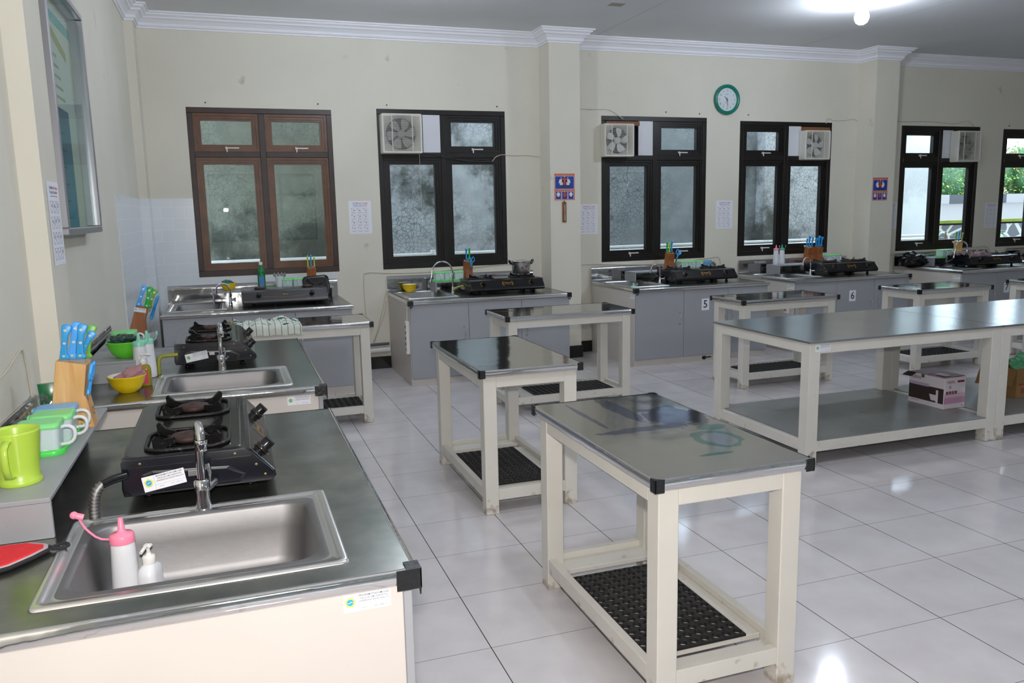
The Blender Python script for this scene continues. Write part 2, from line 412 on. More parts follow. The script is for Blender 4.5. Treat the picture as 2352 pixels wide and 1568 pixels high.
# white tiled area in the back left corner
def tile_mat():
    m = bpy.data.materials.new('white wall tiles'); m.use_nodes = True; nt = m.node_tree; N = nt.nodes; L = nt.links; b = N['Principled BSDF']
    tc = N.new('ShaderNodeTexCoord'); sp = N.new('ShaderNodeSeparateXYZ'); L.new(tc.outputs['Object'], sp.inputs[0])
    ad = N.new('ShaderNodeMath'); ad.operation = 'ADD'; L.new(sp.outputs[0], ad.inputs[0]); L.new(sp.outputs[1], ad.inputs[1])
    cb = N.new('ShaderNodeCombineXYZ'); L.new(ad.outputs[0], cb.inputs[0]); L.new(sp.outputs[2], cb.inputs[1])
    br = N.new('ShaderNodeTexBrick'); L.new(cb.outputs[0], br.inputs[0]); br.inputs['Scale'].default_value = 1; br.inputs['Brick Width'].default_value = .2
    br.inputs['Row Height'].default_value = .1; br.inputs['Mortar Size'].default_value = .0013; br.offset = 0.5; br.inputs['Bias'].default_value = -.5
    br.inputs['Color1'].default_value = lin('#dde2e6'); br.inputs['Color2'].default_value = lin('#d6dce1'); br.inputs['Mortar'].default_value = lin('#f2f4f5')
    L.new(br.outputs[0], b.inputs['Base Color']); b.inputs['Roughness'].default_value = .25; return m
TL = tile_mat()
tl = MB().box(WL, WL + .006, 3.87, WB - .27, .3, 1.665, TL).box(WL + .006, WL + .076, WB - .276, WB - .27, .3, 1.668, TL).box(WL + .07, WL + .076, WB - .27, WB, .3, 1.67, TL)
tl.box(WL + .076, -1.035, WB - .006, WB, .3, 1.672, TL).box(-1.035, .19, WB - .006, WB, .3, .962, TL)
struct(tl.build('trim_2'))

# ------------------------------------------------------------------ windows
def latch(parent, x, z, y):
    m = MB(); m.box(x - .02, x + .10, y - .014, y, z - .004, z + .008, CREAMW, .002); m.box(x - .02, x - .005, y - .03, y, z - .012, z + .012, CREAMW, .002)
    m.box(x - .012, x, y - .026, y - .018, z - .034, z, CREAMW, .002)
    return m.build('latch', parent)
def window(n, x0, x1, z0, z1, frame, sash, fan=None):
    w_ = thing('window_%d' % n, 'timber framed window', 'window', (0, 0, 0)); del w_['label']; del w_['category']; struct(w_)
    yf, yb = WB - .004, WB + .085; fw = .047; mid = (x0 + x1) / 2; zt = z0 + 1.085
    f = MB(); f.box(x0, x1, yf, yb, z0, z0 + .055, frame, .003); f.box(x0, x1, yf, yb, z1 - fw, z1, frame, .003)
    for a in (x0, x1 - fw): f.box(a, a + fw, yf, yb, z0 + .055, z1 - fw, frame, .003)
    f.box(mid - .027, mid + .027, yf, yb, z0 + .055, z1 - fw, frame, .003)
    for a, b_ in ((x0 + fw, mid - .027), (mid + .027, x1 - fw)): f.box(a, b_, yf, yb, zt - .025, zt + .025, frame, .003)
    f.build('window_frame', w_)
    for ci, (a, b_) in enumerate(((x0 + fw, mid - .027), (mid + .027, x1 - fw))):
        for ri, (c, d) in enumerate(((z0 + .055, zt - .025), (zt + .025, z1 - fw))):
            if fan is not None and ri == 1 and ci == fan: continue
            s = MB(); t = .062; y0 = yf + .012
            for k, (dx, dy) in enumerate(((0, 0), (.022, .010), (.046, .018))):    # stepped moulding
                ww = (.022, .024, .016)[k]
                s.box(a + dx, b_ - dx, y0 + dy, yb - .01, c + dx, c + dx + ww, sash); s.box(a + dx, b_ - dx, y0 + dy, yb - .01, d - dx - ww, d - dx, sash)
                s.box(a + dx, a + dx + ww, y0 + dy, yb - .01, c + dx + ww, d - dx - ww, sash); s.box(b_ - dx - ww, b_ - dx, y0 + dy, yb - .01, c + dx + ww, d - dx - ww, sash)
            cs = s.build('casement', w_)
            MB().box(a + t, b_ - t, yf + .052, yf + .056, c + t, d - t, PANE).build('pane', cs)
            if ri == 1: latch(cs, (a + b_) / 2 + .0, c + .03, y0 + .01)
            elif n >= 3: latch(cs, (a + b_) / 2 + .02, c + .026, y0 + .01)
    if fan is not None:
        a, b_ = ((x0 + fw, mid - .027), (mid + .027, x1 - fw))[fan]; c, d = zt + .025, z1 - fw; W = b_ - a
        p = MB()
        if fan == 0: p.box(b_ - .17, b_, yf + .006, yf + .016, c, d, PANELW)
        else: p.box(a, a + .17, yf + .006, yf + .016, c, d, PANELW)
        p.build('infill_panel', w_, 'white board screwed in beside the fan')
        q = MB(); q.box(a, b_, yf + .05, yf + .06, c, d, DARK); q.build('backing_board', w_)
        if n > 2:
            q = MB(); z9 = d - .05
            if fan == 0: q.box(a, a + W - .17, yf - .02, yf + .03, z9, d - .008, WOODB); q.box(a, a + .02, yf - .02, yf + .03, c, z9, WOODB)
            else: q.box(a + .17, b_, yf - .02, yf + .03, z9, d - .008, WOODB); q.box(a + .17, a + .19, yf - .02, yf + .03, c, z9, WOODB)
            q.build('timber_batten', w_, 'raw orange brown batten above the fan')
    return w_
fr = [(WOOD0, WOOD1, None), (WOOD2, WOOD2, 0), (WOOD2, WOOD2, 0), (WOOD2, WOOD2, 1), (WOOD2, WOOD2, 1), (WOOD2, WOOD2, None)]
for i, (wn, (a, b_, c)) in enumerate(zip(WIN, fr)): window(i + 1, *wn, a, b_, c)

# ------------------------------------------------------------------ exhaust fans
def fan(label, cx, cz, W, H, seed, deep=.11, blade=FANB, cord=None, flip=False):
    t = thing('exhaust_fan', label, 'fan', (cx, WB - .004, cz), 0, 'exhaust fans in the windows')
    yb, yf = 0.0, -deep; r = min(W, H) * .40
    h = MB(); b = .018
    # square frame, then a rounded funnel down to the fan ring
    h.rings([rrect(0, 0, W, H, .012, 0), rrect(0, 0, W, H, .012, 1), rrect(0, 0, W - .012, H - .012, .012, 1.12), rrect(0, 0, W - 2 * b, H - 2 * b, .01, 1.08)], FANW, smooth=False)
    for v in h.bm.verts: v.co = Vector((v.co.x, yf * v.co.z * .9, v.co.y))
    loops = []
    sq = []
    for k in range(48):
        a = 2 * PI * k / 48; c_, s_ = math.cos(a), math.sin(a); q = 1 / max(abs(c_), abs(s_)); sq.append((c_ * q * (W / 2 - b), s_ * q * (H / 2 - b), 0))
    ring0 = [(p[0], yf * .97, p[1]) for p in sq]
    ring1 = []
    for p in sq:
        a = math.atan2(p[1], p[0]); ring1.append((r * math.cos(a), yf * .55, r * math.sin(a)))
    ring2 = [(p[0], yf * .1, p[2]) for p in ring1]
    h.rings([ring0, ring1, ring2], FANW)
    h.build('housing', t)
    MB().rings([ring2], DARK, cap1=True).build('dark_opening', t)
    nb = 6 if blade is FANB else 5
    hub = MB(); hub.lathe([(0.0, -.012), (r * .2, -.012), (r * .26, 0), (r * .26, .03)], blade, (0, yf * .62, 0), axis='Y'); hub.build('hub', t)
    bm_ = MB()
    u0, v0 = 4, 5
    for j in range(v0 + 1):
        pass
    loops = []
    for j in range(6):
        rr = r * (.2 + .74 * j / 5); hw = (.16 + .5 * math.sin(PI * (.18 + .62 * j / 5))) * .62
        lp = []
        for k in range(6):
            a = (k / 5 - .5) * 2 * hw + .18 * j / 5; lp.append((rr * math.cos(a), yf * .45 + (k / 5 - .5) * -.02, rr * math.sin(a)))
        loops.append(lp)
    bm_.rings(loops, blade, close=False); b0 = bm_.build('fan_blade', t)
    for k in range(1, nb):
        c = b0.copy(); COL.objects.link(c); c.parent = t; c.rotation_euler = (0, 2 * PI * k / nb, 0)
    g = MB(); zz = -H / 2 + b + .006
    while zz < H / 2 - b - .003:
        g.box(-W / 2 + b, W / 2 - b, yf * 1.0, yf * .94, zz, zz + .0022, FANW); zz += .0098
    for xx in (-W * .25, W * .25): g.box(xx - .003, xx + .003, yf * 1.02, yf * .95, -H / 2 + b, H / 2 - b, FANW)
    g.build('louvre_grille', t)
    if cord:
        c = MB(); c.tube([(cord[0], yf * .8, -H / 2), (cord[0] + .004, yf * .8, -H / 2 - cord[1])], .0016, cord[2], 6); c.cyl((cord[0] + .004, yf * .8, -H / 2 - cord[1]), (cord[0] + .004, yf * .8, -H / 2 - cord[1] - .02), .005, PLW, seg=8)
        c.build('pull_cord', t)
    return t
fan('large white exhaust fan with six grey blades in the second window from left', .85, 2.245, .385, .365, 0, .12, FANB, (.16, .62, CABLE))
fan('white exhaust fan under a batten, left of the wall clock', 3.125, 2.207, .345, .335, 1, .10, PLWT, (.095, .28, CABLED))
fan('white exhaust fan with bright streak on its grille, right of the clock', 5.615, 2.175, .345, .325, 2, .11, PLWT, None)
fan('grey white exhaust fan in the window beyond the second pillar', 7.86, 2.175, .36, .37, 3, .12, FANB, None)

# ------------------------------------------------------------------ stickers
EMBLEM = [(math.sin(2 * PI * k / 5), math.cos(2 * PI * k / 5)) for k in range(5)]
def sticker(parent, T, Wd=.10, torn=False):
    """Small white asset sticker; T maps the sticker plane (x right, y up, z out)."""
    s = Wd / .10; m = MB(T @ Matrix.Scale(s, 4))
    m.box(-.05, .05, -.0195, .0195, 0, .0004, PAPER)
    m.box(-.0222, -.0218, -.0195, .0195, .0004, .00055, INKG); m.box(-.0222, .05, -.0068, -.0064, .0004, .00055, INKG)
    sub = m.build('label_sticker', parent, 'white paper sticker with round yellow and blue emblem')
    e = MB(T @ Matrix.Scale(s, 4)); e.prism([(-.036 + .0125 * x, .002 + .0125 * y) for x, y in EMBLEM], .0004, .0006, EMY, 'Z')
    e.cyl((-.036, .002, .0006), (-.036, .002, .0008), .0072, EMB, seg=20, smooth=False)
    e.tube([(-.0415, .0015, .0009), (-.038, .0005, .0009), (-.034, .003, .0009), (-.0305, .002, .0009)], .0008, EMY, 5)
    e.text('U N W', .0026, INK, Matrix.Translation((-.036, -.0072, .0008))); e.build('emblem', sub, 'yellow pentagon emblem with blue disc')
    l = MB(T @ Matrix.Scale(s, 4))
    for body, yy, sz, bo in (('PROGRAM STUDI ILMU GIZI', .0148, .0058, .012), ('FAKULTAS ILMU KESEHATAN', .0085, .0050, .006), ('UNIVERSITAS NGUDI WALUYO', .0022, .0053, .006)):
        l.text(body, sz, INK, Matrix.Translation((.0142, yy, .0006)), bold=bo, sx=.88)
    l.text('KODE :   /    /    / PSIG / UNW / 16', .0044, INKG if torn else INK, Matrix.Translation((.0142, -.0128, .0006)), sx=.86)
    l.build('lettering', sub)
    return sub

# ------------------------------------------------------------------ sink counters
ZT = .752
def counter(label, loc, rz, W=1.5, D=1.0, sink=(.10, .47, .14, .62), faucet='hook', fpos=(.572, .43), number=None, end='left', grp='sink counters', splash=True, handles=((.415, 1), (.93, 1), (1.05, 1)), tape=(0, 1), stick=None, outlet=None, sinkdepth=.17):
    t = thing('sink_counter', label, 'counter', (loc[0], loc[1], 0), rz, grp)
    b = MB(); e = .025; zb = ZT - .032
    b.box(.01, .028, .035, D, 0.0, zb, CREAM, .002); b.box(W - .028, W - .01, .035, D, 0, zb, CREAM, .002)
    b.box(.028, W - .028, D - .02, D, .0, zb, CREAM); b.box(.028, W - .028, .035, .055, 0, .062, CREAM, .002); b.box(.028, W - .028, .06, D - .02, .055, .07, CREAM)
    b.box(.028, W - .028, .036, .05, zb - .02, zb, CREAM)
    b.build('cabinet_body', t)
    dx = [.012, .012 + (W - .024) * .352, .012 + (W - .024) * .685, W - .012]
    for k in range(3):
        d = MB(); d.box(dx[k] + .0015, dx[k + 1] - .0015, .015, .034, .066, zb - .004, DOORG, .0015); do = d.build('door', t)
        hx = (dx[k + 1] - .045, dx[k + 1] - .045, dx[k] + .045)[k]; h = MB()
        h.tube([(hx, .015, .50), (hx, -.008, .495), (hx, -.014, .47), (hx, -.016, .445), (hx, -.014, .42), (hx, -.008, .395), (hx, .015, .39)], .0042, CHROME, 8, sub=1)
        h.cyl((hx, .016, .503), (hx, .011, .503), .009, CHROME, seg=12); h.cyl((hx, .016, .387), (hx, .011, .387), .009, CHROME, seg=12); h.build('handle', do)
        if number and k == 1:
            p = MB(FRONT.copy()); wx = number[1]; zc = number[2]
            p.T = Matrix.Translation((wx, .0148, zc)) @ FRONT
            p.box(-.042, .042, -.057, .057, 0, .0006, PAPER); p.text(number[0], .105, INK, Matrix.Translation((0, 0, .001)), bold=.012)
            p.build('number_sheet', do, 'white sheet printed with the number ' + number[0])
    x0, x1, y0, y1 = sink[0], sink[0] + sink[1], sink[2], sink[2] + sink[3]
    s = MB(); zl = ZT - .004
    for (a, c, d_, f_) in ((.004, x0, .004, D), (x1, W - .004, .004, D), (x0, x1, .004, y0), (x0, x1, y1, D)): s.box(a, c, d_, f_, zl - .012, ZT, STEELC)
    s.build('worktop', t, 'dark worn steel worktop')
    s = MB()   # rolled bright edge
    prof = [(.012, ZT + .0008), (.004, ZT + .0004), (.0, ZT - .005), (-.001, ZT - .012), (.0, ZT - .029), (.005, ZT - .033), (.012, ZT - .032)]
    n_ = 26
    for (pa, pb, nv) in (((0, 0), (W, 0), (0, 1)), ((0, D), (0, 0), (1, 0)), ((W, 0), (W, D), (-1, 0))):
        loops = []
        for k in range(n_ + 1):
            q = k / n_; x = pa[0] + (pb[0] - pa[0]) * q; y = pa[1] + (pb[1] - pa[1]) * q
            j = .0006 * noise.noise(Vector((x * 17 + loc[0], y * 17, 3)))
            loops.append([(x + nv[0] * (a + j), y + nv[1] * (a + j), z) for a, z in prof])
        s.rings(loops, STEELE, close=False)
    s.build('edge_trim', t, 'bright folded steel edge')
    if splash:
        s = MB(); nx, nz = 30, 4; loops = []
        for j in range(nz + 1): loops.append([(.003 + (W - .006) * k / nx, D - .012 +   .002 * noise.noise(Vector((k * .3 + loc[0] * 3, j * .9, 1))), ZT + .15 * j / nz) for k in range(nx + 1)])
        loops.append([(p[0], D, p[2] + .002) for p in loops[-1]])
        s.rings(loops, STEELM, close=False); s.build('splashback', t, 'mirror steel upstand against the wall')
    # sink: outer rim, groove, inner lip, bowl
    cx, cy, w_, h_ = (x0 + x1) / 2, (y0 + y1) / 2, x1 - x0, y1 - y0
    k = MB(); L = []
    for (dw, r_, z) in ((.012, .016, ZT + .0005), (.008, .016, ZT + .005), (0, .016, ZT + .0065), (-.022, .02, ZT + .006), (-.028, .022, ZT + .002), (-.062, .03, ZT + .001)):
        L.append(rrect(cx, cy, w_ + dw, h_ + dw, r_, z))
    k.rings(L, STEELR)
    L = [rrect(cx, cy, w_ - .062, h_ - .062, .03, ZT + .001), rrect(cx, cy - 0, w_ - .10, h_ - .10, .06, ZT + .0005), rrect(cx, cy, w_ - .106, h_ - .106, .062, ZT - .006),
         rrect(cx, cy, w_ - .118, h_ - .118, .065, ZT - .06), rrect(cx, cy, w_ - .135, h_ - .135, .065, ZT - sinkdepth + .035), rrect(cx, cy, w_ - .155, h_ - .155, .06, ZT - sinkdepth + .012), rrect(cx, cy, w_ - .20, h_ - .20, .045, ZT - sinkdepth + .001)]
    k.rings(L, STEELS, cap1=True)
    so = k.build('sink_basin', t, 'stainless steel sink bowl')
    MB().cyl((cx, cy, ZT - sinkdepth), (cx, cy, ZT - sinkdepth + .004), .04, CHROME, seg=24).build('drain', so)
    # faucet
    f = MB(); fx, fy = fpos
    if faucet == 'hook':      # plain pillar tap with hooked spout
        f.lathe([(.021, 0), (.021, .012), (.018, .03), (.018, .05)], CHROME, (fx, fy, ZT)); f.lathe([(.0195, .05), (.0195, .075), (.0135, .08)], CHROME, (fx, fy, ZT))
        f.tube([(fx, fy, ZT + .07), (fx - .004, fy, ZT + .17), (fx - .008, fy, ZT + .215), (fx - .03, fy - .004, ZT + .236), (fx - .062, fy - .008, ZT + .226), (fx - .072, fy - .01, ZT + .20)], .0105, CHROME, 14, sub=2)
        f.lathe([(.0135, .028), (.0145, .026), (.0145, .016), (.0125, .012), (.0125, 0)], CHROME, (fx - .072, fy - .01, ZT + .175), cap1=True)
        fo = f.build('faucet', t, 'chrome tap')
        l = MB(); l.cyl((fx + .012, fy - .008, ZT + .045), (fx + .05, fy - .03, ZT + .055), .011, CHROME, seg=16); l.tube([(fx + .03, fy - .018, ZT + .06), (fx + .036, fy - .02, ZT + .085), (fx + .040, fy - .015, ZT + .108)], lambda q: .003 + .004 * q, CHROME, 8); l.build('tap_lever', fo)
    else:
        hh, ww = (.30, .20) if faucet == 'goose' else (.19, .11)
        hh0 = hh - ww / 2
        f.lathe([(.017, 0), (.017, .02), (.012, .03), (.012, .06), (.008, .065)], CHROME, (fx, fy, ZT))
        pts = [(fx, fy, ZT + .05), (fx, fy, ZT + hh0)]
        for a in range(0, 181, 20): pts.append((fx - ww / 2 + ww / 2 * math.cos(R(a)), fy - .01 * a / 180, ZT + hh0 + ww / 2 * math.sin(R(a))))
        if faucet == 'goose': pts.append((fx - ww - .012, fy - .012, ZT + hh0 - .06))
        f.tube(pts, .0075, CHROME, 12, sub=1)
        ex = pts[-1]
        if faucet == 'goose': f.tube([ex, (ex[0] - .006, ex[1], ex[2] - .03)], .011, CHROME, 12)
        else: f.cyl(ex, (ex[0] - .002, ex[1], ex[2] - .025), .0095, CHROME, seg=12)
        fo = f.build('faucet', t, 'chrome arched tap')
        l = MB(); l.cyl((fx + .01, fy - .005, ZT + .045), (fx + .035, fy - .02, ZT + .048), .009, CHROME, seg=12); l.cyl((fx + .036, fy - .02, ZT + .03), (fx + .044, fy - .025, ZT + .066), .005, CHROME, seg=8); l.build('tap_lever', fo)
    for k_ in tape:
        tx = (0, W)[k_]; sg = (1, -1)[k_]; m = MB(); a, c = sorted((tx - sg * .004, tx + sg * .040))
        m.box(a, c, -.004, .0, ZT - .040, ZT + .002, TAPE, .001); m.box(a, c, -.004, .028, ZT + .0012, ZT + .0028, TAPE)
        a, c = sorted((tx - sg * .004, tx)); m.box(a, c, -.004, .05, ZT - .043, ZT + .0024, TAPE, .001)
        m.prism([(tx + sg * .006, ZT - .044), (tx + sg * .034, ZT - .046), (tx + sg * .030, ZT - .058), (tx + sg * .022, ZT - .050), (tx + sg * .012, ZT - .064)], -.005, -.002, TAPE)
        m.build('corner_tape', t, 'black tape wrapped round the corner')
    if stick: sticker(t, Matrix.Translation((.0095, stick[0], stick[1])) @ Matrix.Rotation(-PI / 2, 4, 'Z') @ FRONT @ Matrix.Rotation(0, 4, 'Z'), .10)
    return t
C1 = counter('nearest sink counter on the left wall, its big sink bowl toward the camera', (-.43, -.495), PI / 2, W=1.56, D=1.02, sink=(.088, .49, .14, .61), fpos=(.565, .445), stick=(.112, ZT - .057), tape=(0,))
C2 = counter('second sink counter on the left wall, behind the nearest black stove', (-.40, 1.50), PI / 2, W=1.52, D=1.05, sink=(.085, .47, .14, .58), fpos=(.60, .44), stick=(.12, ZT - .057), tape=(0,))
C3 = counter('grey door sink counter under the brown window in the back left corner', (-1.31, 4.72), 0, W=1.50, faucet='arch', fpos=(.525, .52), sink=(.04, .45, .20, .64), tape=())
C4 = counter('sink counter with a tall arched tap, left of the first pillar', (.66, 4.72), 0, W=1.52, faucet='goose', fpos=(.545, .55), sink=(.045, .46, .21, .64))
C5 = counter('sink counter just right of the first pillar, number 5 on its door', (2.83, 4.70), 0, W=1.51, faucet='arch', fpos=(.515, .45), sink=(.05, .42, .18, .64), number=('5', .775, .565), stick=(.085, .675), tape=(0,))
C6 = counter('sink counter standing before the second pillar, number 6 on its door', (4.655, 4.70), 0, W=1.50, faucet='arch', fpos=(.545, .45), sink=(.05, .44, .18, .64), number=('6', .735, .555), stick=(.085, .675), tape=(1,))
C7 = counter('sink counter beyond the second pillar with a black bag on it', (6.875, 4.70), 0, W=1.50, faucet='goose', fpos=(.555, .45), sink=(.05, .44, .18, .64), number=('7', .69, .535), stick=(.085, .675), tape=())
C8 = counter('farthest sink counter, cut off by the right edge of the photo', (8.70, 4.70), 0, W=1.50, faucet='arch', fpos=(.61, .55), sink=(.05, .46, .18, .64), tape=())
n_ = MB(); n_.blob((3.615, 4.7345, .030), .018, DARK, (1.3, .05, .9), .6, 3, 3, 2); n_.blob((3.668, 4.7345, .034), .014, DARK, (1.9, .05, .45), .6, 3, 3, 4); n_.T = Matrix(); o = n_.build('broken_plinth_hole', None); o.parent = C5; o.matrix_parent_inverse = Matrix.Translation((-2.83, -4.70, 0)); o['label'] = 'dark broken hole in the cream plinth'
# the stickers on the left row sit on the cream end that faces the camera

# shelf risers along the wall
ZS = .852
def riser(label, loc, rz, L_=.98, Dp=.235, m=SHELFG):
    t = MB(); h = ZS - ZT
    t.box(0, L_, 0, Dp, h - .012, h, m, .002); t.box(0, .012, 0, Dp, .0, h - .012, m, .001)
    for x in (L_ * .5, L_ - .012): t.box(x, x + .012, .07, Dp - .01, .0, h - .012, m, .001)
    o = t.build('shelf_riser'); put(o, (loc[0], loc[1], ZT + .0005), rz)
    return tag(o, label, 'shelf', 'shelf risers on the counters')
riser('grey painted shelf riser carrying the lime mug, nearest of all', (-1.208, -.005), PI / 2)
riser('grey shelf riser under the green bowl on the second left counter', (-1.19, 1.975), PI / 2)
riser('grey shelf riser behind the grey stove in the back left corner', (-.93, 5.43), 0, 1.05)
riser('grey shelf riser under the green jars and knife block, left of the first pillar', (1.07, 5.40), 0, 1.05)
riser('grey shelf riser behind the stove on the counter by the first pillar', (3.20, 5.41), 0, 1.05)
riser('grey shelf riser carrying the two squeeze bottles on the counter by the second pillar', (4.985, 5.40), 0, 1.1)
riser('grey shelf riser under the green tray on the counter past the second pillar', (7.20, 5.40), 0, 1.1)

# ------------------------------------------------------------------ gas stoves
def stove(label, loc, rz, style='black', stick=True, hose=True, grp='two burner gas stoves', trivets=(0, 1), L_=.665):
    t = thing('gas_stove', label, 'stove', (loc[0], loc[1], ZT), rz, grp)
    zb, zt = .030, .130; D = .385; body, front = (BLK, BLKD) if style == 'black' else (GREYE, GREYE)
    prof = [(0, zb + .012), (.012, zb), (D, zb), (D + .004, zb + .02), (D, zt - .006), (D - .008, zt), (.078, zt), (.062, zt - .004), (.004, zb + .03)]
    m = MB(); m.prism(prof, .006, L_ - .006, BLK if style == 'black' else GREYE, 'X', bev=.003); m.build('stove_body', t)
    # slightly proud end caps with an embossed panel
    for k, (a, b_) in enumerate(((0, .008), (L_ - .008, L_))):
        m = MB(); m.prism([(.004 + .0, zb + .014), (.014, zb + .002), (D - .02, zb + .002), (D, zb + .022), (D, zt - .012), (D - .004, zt - .008), (.072, zt - .008), (.062, zt - .012), (.008, zb + .03)], a, b_, front, 'X', bev=.002)
        sx = -.0015 if k == 0 else L_ + .0015
        m.rings([[(sx, y, z) for y, z in ((.10, zb + .012), (.30, zb + .012), (.33, zb + .03), (.33, zb + .055), (.31, zb + .06), (.13, zb + .05), (.09, zb + .03))], [(a if k == 0 else b_, y, z) for y, z in ((.095, zb + .008), (.31, zb + .008), (.338, zb + .028), (.338, zb + .058), (.312, zb + .066), (.12, zb + .056), (.08, zb + .03))]], front, smooth=False, cap0=True)
        m.prism([(.064, zt - .022), (.385, zt - .022), (.385, zt - .004), (.380, zt + .001), (.078, zt + .001), (.058, zt - .012)], a - (.003 if k == 0 else 0), b_ + (.003 if k else 0), front, 'X', bev=.0015)
        m.build('end_panel', t)
        s = MB()
        for y, z in ((.03, zb + .022), (.052, zb + .052), (.105, zt - .012), (.34, zt - .012)): s.lathe([(.0045, 0), (.004, .002), (0.0005, .0035)], BRASS, (sx * 1.0, y, z), seg=10, axis='X') if k else s.lathe([(.0045, 0), (.004, -.002), (0.0005, -.0035)], BRASS, (sx, y, z), seg=10, axis='X')
        s.build('screws', t, 'small brass screws')
    # top plate with raised outline
    m = MB(); m.rings([rrect(L_ / 2, .235, L_ - .004, .305, .03, zt - .003), rrect(L_ / 2, .235, L_ - .012, .297, .028, zt + .003), rrect(L_ / 2, .235, L_ - .03, .28, .03, zt + .0035)], body, cap1=True)
    m.build('top_plate', t)
    m = MB()
    for q, (rx, ry_) in enumerate(((.30, .20), (.27, .16))): m.tube([(L_ / 2 + rx * math.cos(R(a)), .235 - .12 + ry_ * math.sin(R(a)) * .0 + .02 * q + .0 * a, zt + .0036) for a in range(20, 161, 10)], .0012, body, 5)
    m.build('embossed_line', t)
    # sloped control panel print and knobs
    sl = math.atan2((zt - .004) - (zb + .03), .058)
    def on(x, u):   # point on the sloped face: u 0..1 from bottom to top
        return Matrix.Translation((x, .004 + .058 * u - .0012, zb + .03 + (zt - zb - .034) * u + .0008)) @ Matrix.Rotation(sl, 4, 'X')
    if style == 'black':
        m = MB(); T = on(L_ * .5, .5); m.T = T
        for sg in (-1, 1):
            for r_, w_ in ((.047, .0045), (.036, .0018), (.056, .0006)):
                P = [[((r_ + dd) * math.cos(a) * sg * 1.0, (r_ + dd) * math.sin(a) * .72, .001) for dd in (0, w_)] for a in [R(-38 + 76 * q / 10) for q in range(11)]]
                m.rings(P, GOLD, close=False, smooth=False)
        m.text('Rinnai', .021, GOLD, Matrix.Translation((0, .006, .001)), bold=.015); m.text('Cooker', .010, GOLD, Matrix.Translation((0, -.013, .001)))
        m.build('front_print', t, 'gold arcs and lettering')
    else:
        m = MB(); m.T = on(L_ * .5, .5); m.text('Rinnai', .017, GOLD, Matrix.Translation((0, .006, .001)), bold=.015)
        m.rings([[(x, -.012 - .012 * math.cos(x * 9) + dd, .001) for dd in (0, .0014)] for x in [-.2 + .4 * q / 20 for q in range(21)]], GOLD, close=False)
        m.build('front_print', t, 'thin gold line and lettering')
    for kx in (.17, .83) if style == 'black' else (.19, .81):
        T = on(L_ * kx, .5); k = MB(T)
        k.lathe([(.021, 0), (.021, .006), (.017, .009)], BLKP, seg=24); k.lathe([(.0165, .008), (.0155, .026), (.0145, .028)], BLKP, seg=24, cap1=True)
        k.box(-.0045, .0045, -.017, .017, .012, .034, BLKP, .0015); ko = k.build('knob', t)
        if style == 'black':
            g = MB(T); g.rings([[((.026 + dd) * math.cos(a), (.026 + dd) * math.sin(a), .0012) for dd in (0, .0022)] for a in [R(100 + 150 * q / 12) for q in range(13)]], GOLD, close=False, smooth=False); g.build('dial_mark', t, 'gold dial arc')
    for kx in (.215, .785):
        cx, cy = L_ * kx, .225
        m = MB(); m.lathe([(.075, .0045), (.055, .001), (.05, -.004), (.047, .002)], BLK, (cx, cy, zt)); m.lathe([(.034, -.003), (.04, .006), (.044, .008)], RUST, (cx, cy, zt))
        bo = m.build('burner', t, 'rust brown burner'); m = MB(); m.lathe([(.046, .008), (.048, .016), (.043, .020), (.028, .022), (.012, .023), (.008, .026), (0.0005, .026)], RUST, (cx, cy, zt), seg=40); m.build('burner_cap', bo)
    for i in trivets: trivet(t, L_ * (.215, .785)[i], .225, zt)
    for x in (.09, L_ - .09):
        for y in (.07, D - .05):
            m = MB(); m.lathe([(.012, 0), (.016, .004), (.016, .009), (.010, .012), (.010, .03)], BLKP, (x, y, 0), seg=16, cap0=True); m.build('foot', t)
    if stick:
        sticker(t, Matrix.Translation((-.0016, .285, zb + .038)) @ Matrix.Rotation(-PI / 2, 4, 'Z') @ FRONT @ Matrix.Rotation(R(9), 4, 'Z') @ Matrix.Rotation(0, 4, 'X'), .105, True)
        m = MB(); m.box(-.004, 0, .20, .225, zb + .04, zb + .056, STEELR, .001); m.build('metal_bracket', t, 'small zinc bracket')
    return t
def trivet(t, cx, cy, z):
    m = MB(); S = .218; base = rrect(cx, cy, S, S * .98, .055, z + .008, 6)
    m.tube(base, .0055, IRON, 8, closed=True)
    for a in (45, 135, 225, 315):
        ca, sa = math.cos(R(a)), math.sin(R(a)); T = Matrix.Translation((cx, cy, z)) @ Matrix.Rotation(R(a), 4, 'Z')
        m.prism([(.046, .006), (.118, .004), (.122, .034), (.112, .042), (.085, .026), (.05, .024)], -.0032, .0032, IRON, 'Y', T=T)
    m.build('pan_support', t, 'black iron pan support')
ST1 = stove('black two burner gas stove nearest the camera, beside the big sink', (-.43 - .255, .14), PI / 2)
ST2 = stove('black two burner gas stove on the second left counter', (-.40 - .27, 2.16), PI / 2)
ST3 = stove('grey two burner gas stove without pan supports, back left corner', (-.69, 4.93), 0, 'grey', False, trivets=(), L_=.70)
ST4 = stove('black gas stove with a steel pot on it, left of the first pillar', (1.29, 4.93), 0, stick=False, L_=.715)
ST5 = stove('black gas stove on the counter by the first pillar', (3.40, 4.92), 0, stick=False, L_=.715)
ST6 = stove('black gas stove on the counter by the second pillar, beside the second pillar', (5.235, 4.92), 0, stick=False, L_=.68)
ST7 = stove('black gas stove with a crumpled cloth on it, the counter past the second pillar', (7.30, 4.92), 0, stick=False, L_=.74)
